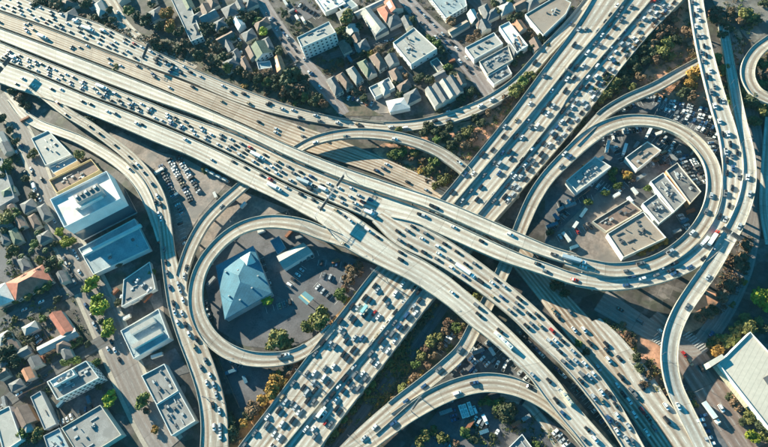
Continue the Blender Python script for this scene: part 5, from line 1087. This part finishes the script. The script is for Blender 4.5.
hand('x', [(27, 172, 'white'), (42, 180), (33, 200), (35, 203, 'white'), (40, 218, 'black'), (48, 211), (51, 213), (44, 222), (56, 221, 'silver'), (72, 264), (80, 272, 'white'), (85, 321), (86, 337, 'grey'), (92, 330), (110, 348, 'white'), (116, 350, 'white'), (113, 342, 'black'), (121, 359, 'black'), (24, 178), (8, 128), (55, 205, 'black'), (99, 325, 'black'), (104, 336, 'black'), (77, 258), (20, 148), (88, 328, 'grey'), (75, 252, 'silver'), (60, 236)], 'the main street')
hand('y', [(25, 311, 'silver'), (42, 303, 'white'), (14, 323, 'grey'), (60, 296)], 'the dark side street')
hand('z', [(20, 394, 'white'), (30, 385, 'grey'), (4, 405, 'silver'), (46, 375)], 'the lower side street')
hand('se', [(684, 354, 'red', 'hatchback'), (722, 408, 'white', 'suv'), (660, 333), (700, 369, 'black'), (690, 362)], 'the wide brown street')
hand('se2', [(735, 290, 'grey'), (710, 334, 'blue'), (752, 150, 'blue'), (620, 310), (640, 322, 'grey')], 'the shaded boulevard')
hand('w1', [(270, 20, 'white'), (288, 38), (304, 60, 'silver'), (310, 73), (276, 30), (297, 58, 'black'), (320, 88, 'white')], 'the lilac street')
hand('w2', [(424, 17), (440, 36, 'grey'), (466, 66, 'black'), (446, 42)], 'the broad upper street')
hand('curve', [(119, 12, 'white'), (150, 46, 'grey')], 'the access road')

VEH.sort(key=lambda v: depth(v['p']))
NEAR, FAR = VEH[:300], VEH[300:]
def vmat(v):
    t = v['t'].normalized(); up = Vector((0, 0, 1)); s_ = up.cross(t).normalized(); u = t.cross(s_)
    t, s_, u = t * 1.08, s_ * 1.08, u * 1.1
    return Matrix(((t.x, s_.x, u.x, v['p'].x), (t.y, s_.y, u.y, v['p'].y), (t.z, s_.z, u.z, v['p'].z + 0.01), (0, 0, 0, 1)))
NEAR_SORT = sorted(VEH, key=lambda v: (-pix(v['p'])[1]))
cnt = {}
nid = {id(v) for v in NEAR}
for v in NEAR_SORT:
    k = (v['c'], v['k'], v['lane'], v['desc']); i = cnt.get(k, 0); cnt[k] = i + 1
    if id(v) in nid: v['label'] = f"{ordw(i)} {v['c']} {v['k']} up from the bottom in the {v['lane']} of {v['desc']}"
    if id(v) in nid and len(v['label'].split()) > 16: v['label'] = f"{ordw(i)} {v['c']} {v['k']}, {v['lane']}, {v['desc']}"
for v in NEAR:
    m = carmesh(v['k'], v['c'])
    if m[1] is None: m[1] = m[0].mesh('car_mesh')
    o = bpy.data.objects.new('car', m[1]); COL.objects.link(o); o.matrix_world = vmat(v)
    tag(o, v['label'], 'car', 'cars on ' + v['desc'])
def merged(vs, name, label):
    mats = []; V = []; F = []; MI = []; base = 0
    for v in vs:
        mb = carmesh(v['k'], v['c'])[0]; A = np.array(mb.v); M = np.array(vmat(v)); A = A @ M[:3, :3].T + M[:3, 3]
        V.append(A)
        mp = []
        for m in mb.mats:
            if m not in mats: mats.append(m)
            mp.append(mats.index(m))
        F += [tuple(i + base for i in f) for f in mb.f]; MI += [mp[i] for i in mb.m]; base += len(A)
    me = bpy.data.meshes.new(name); me.from_pydata(np.vstack(V).tolist(), [], F)
    for m in mats: me.materials.append(m)
    me.polygons.foreach_set('material_index', MI); me.update()
    o = bpy.data.objects.new(name, me); COL.objects.link(o); tag(o, label, None, None, 'stuff'); return o
if FAR: merged(FAR, 'far_traffic', 'dense small traffic on the upper half of the freeways')

# parked cars
PARK = []
STALL = MB()
def row(a, b, n, lot, z=-0.5, ang='perp', p=0.88, tilt=0.0, colors=None):
    A, B = W(a[0], a[1], z), W(b[0], b[1], z)
    t = (B - A).normalized()
    h = Vector((-t.y, t.x, 0)) if ang == 'perp' else t
    h = (Matrix.Rotation(tilt, 3, 'Z') @ h).normalized()
    if ang == 'perp' and z < 1:
        st_ = (B - A) / max(1, n - 1)
        for k in range(n + 1):
            q = A + st_ * (k - 0.5) + Z(0.03); w_ = t * 0.09
            STALL.face([q - h * 2.6 - w_, q - h * 2.6 + w_, q + h * 2.6 + w_, q + h * 2.6 - w_], M_WHITE)
    for k in range(n):
        if rv.random() > p: continue
        q = A.lerp(B, k / max(1, n - 1)) + Vector((rv.uniform(-.15, .15), rv.uniform(-.3, .3), 0))
        PARK.append(dict(p=q, t=h if rv.random() < .6 else -h, c=(rv.choice(colors) if colors else rcolor()), k=rkind(), lot=lot))
L1 = 'in the lot between the ramps'
row((161, 166), (182, 214), 18, L1, p=.9); row((170, 160), (191, 201), 16, L1, p=.95); row((178.5, 157), (199, 192), 15, L1, p=.95)
row((186, 243), (178, 216), 8, L1, p=.6)
L2 = 'in the packed yard below the pale ramp'
for k in range(6): row((446 + k * 6.6, 366 - k * 4.0), (461 + k * 6.6, 380 - k * 4.0), 7, L2, p=0.85, colors=['white', 'silver', 'blue', 'white', 'grey'])
L3 = 'in the dense lot above the teardrop loop'
for k in range(4): row((648 + k * 7, 97 + k * 6), (706 + k * 3, 111 + k * 8.5), 21 - k * 3, L3, p=0.93, colors=['white', 'silver', 'white', 'grey', 'blue', 'black'])
row((612, 112), (640, 104), 9, L3, p=.8)
row((704, 120), (719, 172), 14, L3, p=.85); row((700, 118), (712, 140), 8, L3, p=.8)
L4 = 'packed inside the curve of the teardrop loop'
for k in range(4): row((678 + k * 7.2, 153 + k * 3.5), (696 + k * 5, 184 - k * 1.5), 10, L4, p=0.95)
L5 = 'in the shaded lots inside the teardrop loop'
row((598, 134), (640, 130), 14, L5, p=.8); row((652, 134), (676, 146), 9, L5); row((655, 141), (674, 152), 7, L5); row((592, 140), (620, 138), 9, L5, p=.6)
row((560, 205), (590, 198), 8, L5, p=.5); row((560, 238), (590, 226), 8, L5, p=.5); row((552, 228), (566, 214), 6, L5, p=.7); row((632, 128), (652, 126), 5, L5); row((612, 144), (622, 160), 5, L5, p=.8); row((660, 150), (676, 168), 6, L5, p=.8)
row((592, 184), (606, 192), 6, L5, colors=['blue', 'white', 'silver']); row((596, 180), (609, 188), 6, L5, colors=['blue', 'white', 'silver']); row((618, 190), (628, 183), 4, L5); row((680, 216), (690, 232), 6, L5, colors=['white', 'silver'])
row((648, 165), (676, 160), 8, L5, p=.6)
L6 = 'in the lot beside the blue roofed hall'
row((322, 263), (352, 266), 5, L6, p=.9); row((324, 276), (350, 282), 5, L6, p=.8); row((290, 285), (302, 270), 4, L6); row((262, 262), (268, 284), 4, L6, p=.8); row((280, 306), (290, 302), 3, L6); row((318, 287), (334, 300), 4, L6, p=.8); row((296, 262), (316, 254), 6, L6, p=.8)
L7 = 'in the narrow lot under the S curve'
for k in range(2): row((698 + k * 5, 417 - k * 1), (712 + k * 5, 447 - k), 11, L7, colors=['blue', 'white', 'silver'])
row((682, 388), (690, 408), 6, L7, p=.7)
L8 = 'lined up beneath the crowded flyover branch'
row((516, 330), (572, 384), 20, L8, ang='par', p=.75); row((488, 342), (532, 384), 16, L8, p=.7, colors=['white', 'silver', 'grey'])
row((575, 388), (612, 430), 14, L8, ang='perp', p=.6)
L9 = 'in the yards under the bottom ramp'
row((450, 402), (455, 420), 5, L9, colors=['blue', 'silver']); row((475, 420), (500, 436), 8, L9, p=.8); row((470, 412), (480, 408), 3, L9); row((555, 432), (566, 444), 4, L9, colors=['white', 'silver']); row((484, 358), (504, 368), 4, L9, colors=['white']); row((522, 402), (526, 405), 2, L9); row((452, 335), (440, 352), 6, L9, p=.8); row((436, 436), (450, 446), 5, L9, p=.8)
L10 = 'on the streets of the upper blocks'
row((270, 14), (312, 74), 12, L10, ang='par', p=.8); row((300, 6), (318, 16), 6, L10); row((284, 20), (296, 12), 4, L10, p=.8); row((262, 6), (296, 66), 8, L10, ang='par', p=.5); row((146, 18), (160, 28), 5, L10, z=-0.3); row((392, 74), (404, 86), 3, L10, p=.8); row((536, 120), (556, 100), 3, L10, p=.3)
row((330, 6), (312, 20), 5, L10, p=.8); row((340, 96), (372, 104), 8, L10, p=.7); row((388, 66), (402, 88), 8, L10, p=.8); row((432, 84), (448, 112), 5, L10, p=.6); row((400, 2), (470, 72), 16, L10, ang='par', p=.5); row((408, 0), (476, 68), 16, L10, ang='par', p=.4); row((446, 78), (478, 100), 6, L10, p=.5); row((206, 4), (240, 40), 8, L10, ang='par', p=.6); row((480, 20), (498, 34), 5, L10, p=.7); row((352, 54), (392, 40), 7, L10, ang='par', p=.7)
L11 = 'in the small lots left of the main street'
row((60, 424), (72, 417), 4, L11, colors=['white', 'silver']); row((74, 416), (92, 408), 4, L11, p=.7); row((2, 292), (8, 296), 2, L11); row((30, 330), (40, 342), 4, L11, colors=['white', 'silver', 'blue']); row((132, 276), (150, 290), 4, L11, z=3.52, p=.9); row((122, 298), (150, 292), 9, L11, p=.6); row((60, 248), (95, 325), 14, L11, ang='par', p=.6); row((12, 140), (44, 214), 12, L11, ang='par', p=.55)
L12 = 'at the wedge lot below the round loop'
row((270, 309), (284, 304), 3, L12, colors=['white']); row((205, 304), (208, 316), 3, L12); row((233, 360), (240, 363), 2, L12, colors=['silver'])
tag(STALL.obj('stall_markings'), kind='structure')
def blocked(v):
    for u in KEEP:
        w_ = v['p'] - u['p']
        if w_.length > 6 or abs(w_.z) > 2: continue
        if abs(u['t'].dot(v['t'])) < 0.6:
            if w_.length < 3.9: return True
        elif abs(w_.dot(u['t'])) < 5.3 and (w_ - u['t'] * w_.dot(u['t'])).length < 2.15: return True
    return False
KEEP = []
for v in PARK:
    if not blocked(v): KEEP.append(v)
PARK = sorted(KEEP, key=lambda v: depth(v['p'])); PN, PF = PARK[:300], PARK[300:]
cnt = {}
for v in PN:
    v['p'].z += 0.0
    k = (v['c'], v['k'], v['lot']); i = cnt.get(k, 0); cnt[k] = i + 1
    m = carmesh(v['k'], v['c'])
    if m[1] is None: m[1] = m[0].mesh('car_mesh')
    o = bpy.data.objects.new('parked_car', m[1]); COL.objects.link(o); o.matrix_world = vmat(v)
    tag(o, f"{ordw(i)} {v['c']} {v['k']} from the bottom parked {v['lot']}", 'parked car', 'cars parked ' + v['lot'])
if PF: merged(PF, 'far_parked_traffic', 'far rows of small parked cars in the upper lots')

# trucks and buses
def truck(kind, road, px, py, label, col=(0.75, 0.75, 0.72), cabcol=None, flip=False, L=None, z=None, dirpx=None, f=None):
    if road:
        r = ROADS[road]; d, ff = r.locate(px, py); p, t = r.at(d, f if f is not None else ff)
    else:
        p = W(px, py, z); q = W(px + dirpx[0], py + dirpx[1], z); t = (q - p).normalized()
    if flip: t = -t
    mname = 'body_%02x%02x%02x' % tuple(int(c * 255) for c in col)
    bm_ = paint(mname, col); cm = paint('cab_%02x%02x%02x' % tuple(int(c * 255) for c in (cabcol or col)), cabcol or col)
    root = empty({'bus': 'bus', 'semi': 'semi_truck', 'box': 'box_truck'}[kind], p + Z(0.01)); root.rotation_euler = (0, -math.asin(max(-1, min(1, t.z))), math.atan2(t.y, t.x)); tag(root, label, {'bus': 'bus', 'semi': 'truck', 'box': 'truck'}[kind])
    def part(nm, fn): mb = MB(); fn(mb); return mb.obj(nm, root)
    def wheels(xs):
        for x in xs:
            for sy in (-1, 1): part('wheel', lambda mb: mb.tube((x, sy * 0.95, 0.5), (x, sy * 1.26, 0.5), 0.5, 0.5, M_TYRE, 10))
    if kind == 'bus':
        L = L or 12; part('body', lambda mb: (mb.box((0, 0), L, 2.55, 0.4, 1.5, bm_), mb.box((0, 0), L - .02, 2.5, 1.5, 2.35, M_CARGL), mb.box((0, 0), L, 2.55, 2.35, 3.1, bm_, taper=0.97)))
        for x in (-L * .28, L * .05, L * .33): part('roof_unit', lambda mb: mb.box((x, 0), 1.9, 1.5, 3.1, 3.35, M_UNIT))
        wheels((-L * .3, L * .33))
    elif kind == 'semi':
        L = L or 15; part('trailer', lambda mb: mb.box((-1.7, 0), L - 4, 2.55, 1.15, 3.95, bm_)); part('cab', lambda mb: (mb.box((L / 2 - 1.6, 0), 2.6, 2.4, 0.6, 3.1, cm, taper=0.92), mb.box((L / 2 - 0.1, 0), 1.0, 2.0, 0.6, 1.7, cm), mb.box((L / 2 - .28, 0), .1, 2.0, 1.9, 2.7, M_CARGL)))
        part('chassis', lambda mb: mb.box((0, 0), L - 1, 0.9, 0.6, 1.14, M_TYRE)); wheels((-L / 2 + 1.3, -L / 2 + 2.6, L / 2 - 4.2, L / 2 - .6))
    else:
        L = L or 8; part('cargo_box', lambda mb: mb.box((-1.0, 0), L - 2.2, 2.4, 0.9, 3.4, bm_)); part('cab', lambda mb: (mb.box((L / 2 - 1.0, 0), 1.9, 2.2, 0.5, 2.4, cm, taper=0.88), mb.box((L / 2 - .12, 0), .1, 1.8, 1.5, 2.15, M_CARGL)))
        wheels((-L / 2 + 1.6, L / 2 - 1.0))
TR_ = truck
truck('bus', 'E', 503.5, 342, 'white articulated bus with roof units on the pale flyover', (0.75, 0.76, 0.68), L=16)
truck('bus', 'E', 565, 395, 'pale yellow bus on the flyover near the bottom edge', (0.72, 0.66, 0.45), L=10)
truck('semi', None, 710, 413, 'long white semi truck parked beside the wide brown street', (0.55, 0.6, 0.58), z=-0.45, dirpx=(1, 1.35), cabcol=(0.7, 0.68, 0.6))
truck('semi', 'C', 582, 263.5, 'semi truck with blue grey trailer at the start of the loop', (0.32, 0.4, 0.45), L=17, cabcol=(0.6, 0.6, 0.6))
truck('semi', 'D2', 466, 272, 'white semi truck among cars on the crowded flyover branch', (0.8, 0.8, 0.78), L=17)
truck('semi', 'A', 90, 30, 'long white semi truck on the top carriageway', (0.75, 0.75, 0.72), L=18)
truck('box', 'A', 110, 31, 'short white box truck at the edge of the top carriageway', (0.78, 0.76, 0.7))
truck('box', 'A', 82, 21, 'white box truck in the rim lane of the top carriageway', (0.75, 0.75, 0.7))
truck('semi', 'B', 41, 38, 'white semi truck alone on the worn carriageway near the top left', (0.6, 0.62, 0.62), L=14)
truck('box', 'D', 12, 59, 'blue grey box truck at the left start of the middle flyover', (0.4, 0.5, 0.55), L=9)
truck('semi', 'D', 106, 88, 'long white semi truck in the crowded middle flyover left part', (0.7, 0.72, 0.7), L=15)
truck('semi', 'D', 258, 157, 'white semi truck between the cars of the middle flyover', (0.72, 0.74, 0.72), L=15)
truck('semi', 'D', 305, 183, 'grey semi truck ahead of the sign gantry', (0.4, 0.44, 0.45), L=16)
truck('box', 'D', 324, 190, 'white box truck just before the sign gantry', (0.75, 0.75, 0.72), L=9)
truck('semi', 'E', 275, 188, 'white semi truck in the outer lane of the pale flyover', (0.78, 0.78, 0.74), L=14)
truck('box', 'E', 366, 213, 'white box truck in the shadow patch of the gantry', (0.78, 0.78, 0.76), L=9) if False else None
truck('box', 'D', 370, 213.5, 'white box truck past the sign gantry on the middle flyover', (0.78, 0.78, 0.76), L=9)
truck('semi', 'T', 712.5, 239, 'semi truck with red cab and white trailer on the outer flyover', (0.82, 0.82, 0.8), L=14, cabcol=(0.6, 0.05, 0.03), flip=True)
truck('box', 'T', 704, 242, 'white box truck next to the red semi truck', (0.75, 0.75, 0.74), L=8)
truck('box', 'diag', 322, 427, 'white box truck in the crowded lower lanes of the diagonal freeway', (0.78, 0.75, 0.66), L=9, flip=True)
truck('box', 'diag', 364, 297, 'teal and white box truck beside the dry strip of the diagonal freeway', (0.3, 0.55, 0.55), L=9, cabcol=(.7, .7, .68)) 
truck('box', 'diag', 655, 8, 'red box truck high up on the diagonal freeway', (0.5, 0.06, 0.04), L=6)
truck('box', 'x', 24, 194, 'white box truck in the shaded upper main street', (0.72, 0.75, 0.75), L=8)
for k, (x, y) in enumerate([(298, 20), (304, 22)]): truck('box', None, x, y, ['white box truck parked', 'cream box truck parked'][k] + ' behind the white apartment block', (0.75, 0.7, 0.6), z=-0.4, dirpx=(1, 1.6), L=9)
for k, (x, y) in enumerate([(462, 412), (466, 411), (470.5, 409)]): truck('bus', None, x, y, ['first', 'second', 'third'][k] + ' white bus in the row under the bottom ramp', (0.75, 0.76, 0.72), z=-0.4, dirpx=(0.35, 1), L=9)
for k, (x, y, dx, dy) in enumerate([(607, 148, -.2, 1), (648, 134, -.5, 1), (624, 151, -.3, 1), (630, 202, 1, 1.2), (485, 420, .5, 1), (690, 236, 1, -.8), (452, 411, .5, 1), (528, 398, 1, .5)][:5]):
    truck('box', None, x, y, ['white truck parked between the vented warehouse and the loop', 'white truck parked by the upper curve of the loop', 'white truck beside the beige office', 'small white truck on the brown terrace lot', 'white truck in the bottom yard beside the round tree'][k], (0.7, 0.72, 0.7), z=-0.4, dirpx=(dx, dy), L=11 if k < 3 else 7)
for k in range(4):
    truck('box', None, 208 + k * 6.2, 172 + k * 3.1, ORD[k] + ' grey trailer from the ramp in the row beside the pale flyover', (0.5, 0.52, 0.5), z=-0.4, dirpx=(1, 0.5), L=6.5)
truck('box', None, 366, 296, 'x', z=0, dirpx=(1, 1)) if False else None

# ------------------------------------------------------------------ gantries and lamps
def gantry(label, a, b, z, h=7.2, panels=((0.15, 0.45), (0.55, 0.85)), ph=3.6, face=M_SIGNBACK):
    A = W(a[0], a[1], z); B = W(b[0], b[1], z); c = (A + B) / 2
    root = empty('sign_gantry', c); tag(root, label, 'sign gantry')
    t = (B - A).normalized(); ang = math.atan2(t.y, t.x); ln = (B - A).length; n = Vector((-t.y, t.x, 0))
    for P in (A, B): mb = MB(); mb.tube(P - c, P - c + Z(h + 1.2), 0.28, 0.2, M_STEEL, 8); mb.obj('post', root)
    mb = MB()
    for dz, dn in ((0, .4), (0, -.4), (1.2, .4), (1.2, -.4)): mb.tube(A - c + Z(h + dz) + n * dn, B - c + Z(h + dz) + n * dn, .07, .07, M_STEEL, 5)
    k = max(4, int(ln / 2.2))
    for i in range(k):
        p = (A - c).lerp(B - c, i / k); q = (A - c).lerp(B - c, (i + 1) / k); s = 1 if i % 2 else -1
        for dn in (.5, -.5): mb.tube(p + n * dn + Z(h + (0 if s > 0 else 1.2)), q + n * dn + Z(h + (1.2 if s > 0 else 0)), .06, .06, M_STEEL, 4)
        mb.tube(p + n * .5 + Z(h + 1.2), q - n * .5 + Z(h + 1.2), .06, .06, M_STEEL, 4)
    mb.obj('truss', root)
    for p0, p1 in panels:
        p = (A - c).lerp(B - c, (p0 + p1) / 2) + n * 0.75
        mb = MB(); mb.box(p, ln * (p1 - p0), 0.16, h - 1.0, h - 1.0 + ph, face, ang, mtop=M_SIGNBACK); mb.obj('sign_panel', root)
gantry('sign gantry across the pale flyover at the far left', (1, 85), (19, 63.5), 8, 9, ((0.08, 0.5), (0.58, 0.95)), 4.5)
gantry('long sign gantry spanning the middle flyover near the loop merge', (348, 178), (318, 222), 13.5, 9, ((0.08, 0.32), (0.6, 0.86)), 3.6)
gantry('sign gantry over the top carriageway beside the dark belt', (153, 50), (146, 68), 5, 9, ((0.05, 0.85),), 3.5)
gantry('short gantry over the outer flyover beside the red truck', (715, 234), (736, 247), 15, 8.5, ((0.05, 0.45), (0.5, 0.95)), 5.5)
gantry('gantry over the left lanes of the lower diagonal freeway', (298, 371), (322, 389), 6, 6, ((0.1, 0.3),), 1.8)
gantry('bare truss gantry crossing the long brown ramp', (206, 398), (226, 404), 7, 6, ((0.3, 0.6),), 2.0)
gantry('gantry across the bottom ramp with a wide sign', (422, 399), (412, 412), 7.2, 8, ((0.1, 0.9),), 4.5)
gantry('gantry over the wide diagonal freeway where it leaves the flyovers', (372, 272), (388, 282), 6, 7, ((0.3, 0.9),), 3.0)
gantry('gantry across the diagonal freeway beside the slip road trees', (564, 74), (581, 86), 6, 7, ((0.1, 0.4),), 2.0)
def lamp(px, py, z, ang, i, where):
    p = W(px, py, z); root = empty('street_lamp', p, ang); tag(root, f'{ordw(i)} thin grey street lamp {where}', 'street lamp', 'street lamps ' + where)
    mb = MB(); mb.tube((0, 0, 0), (0, 0, 10), .13, .08, M_STEEL, 6); mb.obj('pole', root)
    mb = MB(); mb.tube((0, 0, 9.8), (2.2, 0, 10.4), .06, .05, M_STEEL, 5); mb.obj('arm', root)
    mb = MB(); mb.box((2.5, 0), .8, .3, 10.3, 10.5, M_STEEL); mb.obj('lamp_head', root)
def lamps(key, step, side, where, start=20):
    r = ROADS[key]; d = start; i = 0
    while d < r.len - 5:
        p, t = r.at(d, 0.004 if side == 0 else 0.996); x, y = pix(p)
        if 0 < x < 768 and 0 < y < 447:
            n = Vector((t.y, -t.x, 0)) if side == 0 else Vector((-t.y, t.x, 0)); lamp(x, y, p.z, math.atan2(n.y, n.x), i, where); i += 1
        d += step
lamps('LL', 45, 1, 'around the round loop')
lamps('RL', 50, 1, 'around the teardrop loop')
lamps('U', 60, 1, 'along the outermost flyover')
lamps('E', 85, 1, 'along the pale bus flyover')
lamps('x', 45, 0, 'along the main street')
lamps('T', 60, 0, 'along the crowded outer flyover')
lamps('se', 45, 1, 'along the wide brown street', 10)
print('VEH', len(VEH), 'PARK', len(PARK), 'TREES', tcount[0])

# haze volume added to lift the dark tones toward blue
M_LIFT_HAZE = bpy.data.materials.new('lift_haze'); M_LIFT_HAZE.use_nodes = True
hn = M_LIFT_HAZE.node_tree.nodes; hn.clear(); ho = hn.new('ShaderNodeOutputMaterial'); hv = hn.new('ShaderNodeVolumePrincipled')
hv.inputs['Color'].default_value = (0.45, 0.82, 1.0, 1); hv.inputs['Density'].default_value = 0.00002; hv.inputs['Anisotropy'].default_value = 0.0
M_LIFT_HAZE.node_tree.links.new(hv.outputs[0], ho.inputs['Volume'])
mb = MB(); mb.box((0, 300), 7400, 7800, -1.6, HCAM + 12, M_LIFT_HAZE); tag(mb.obj('added_haze'), 'thin bluish haze added over the whole interchange to lift the shadows', None, None, 'stuff')
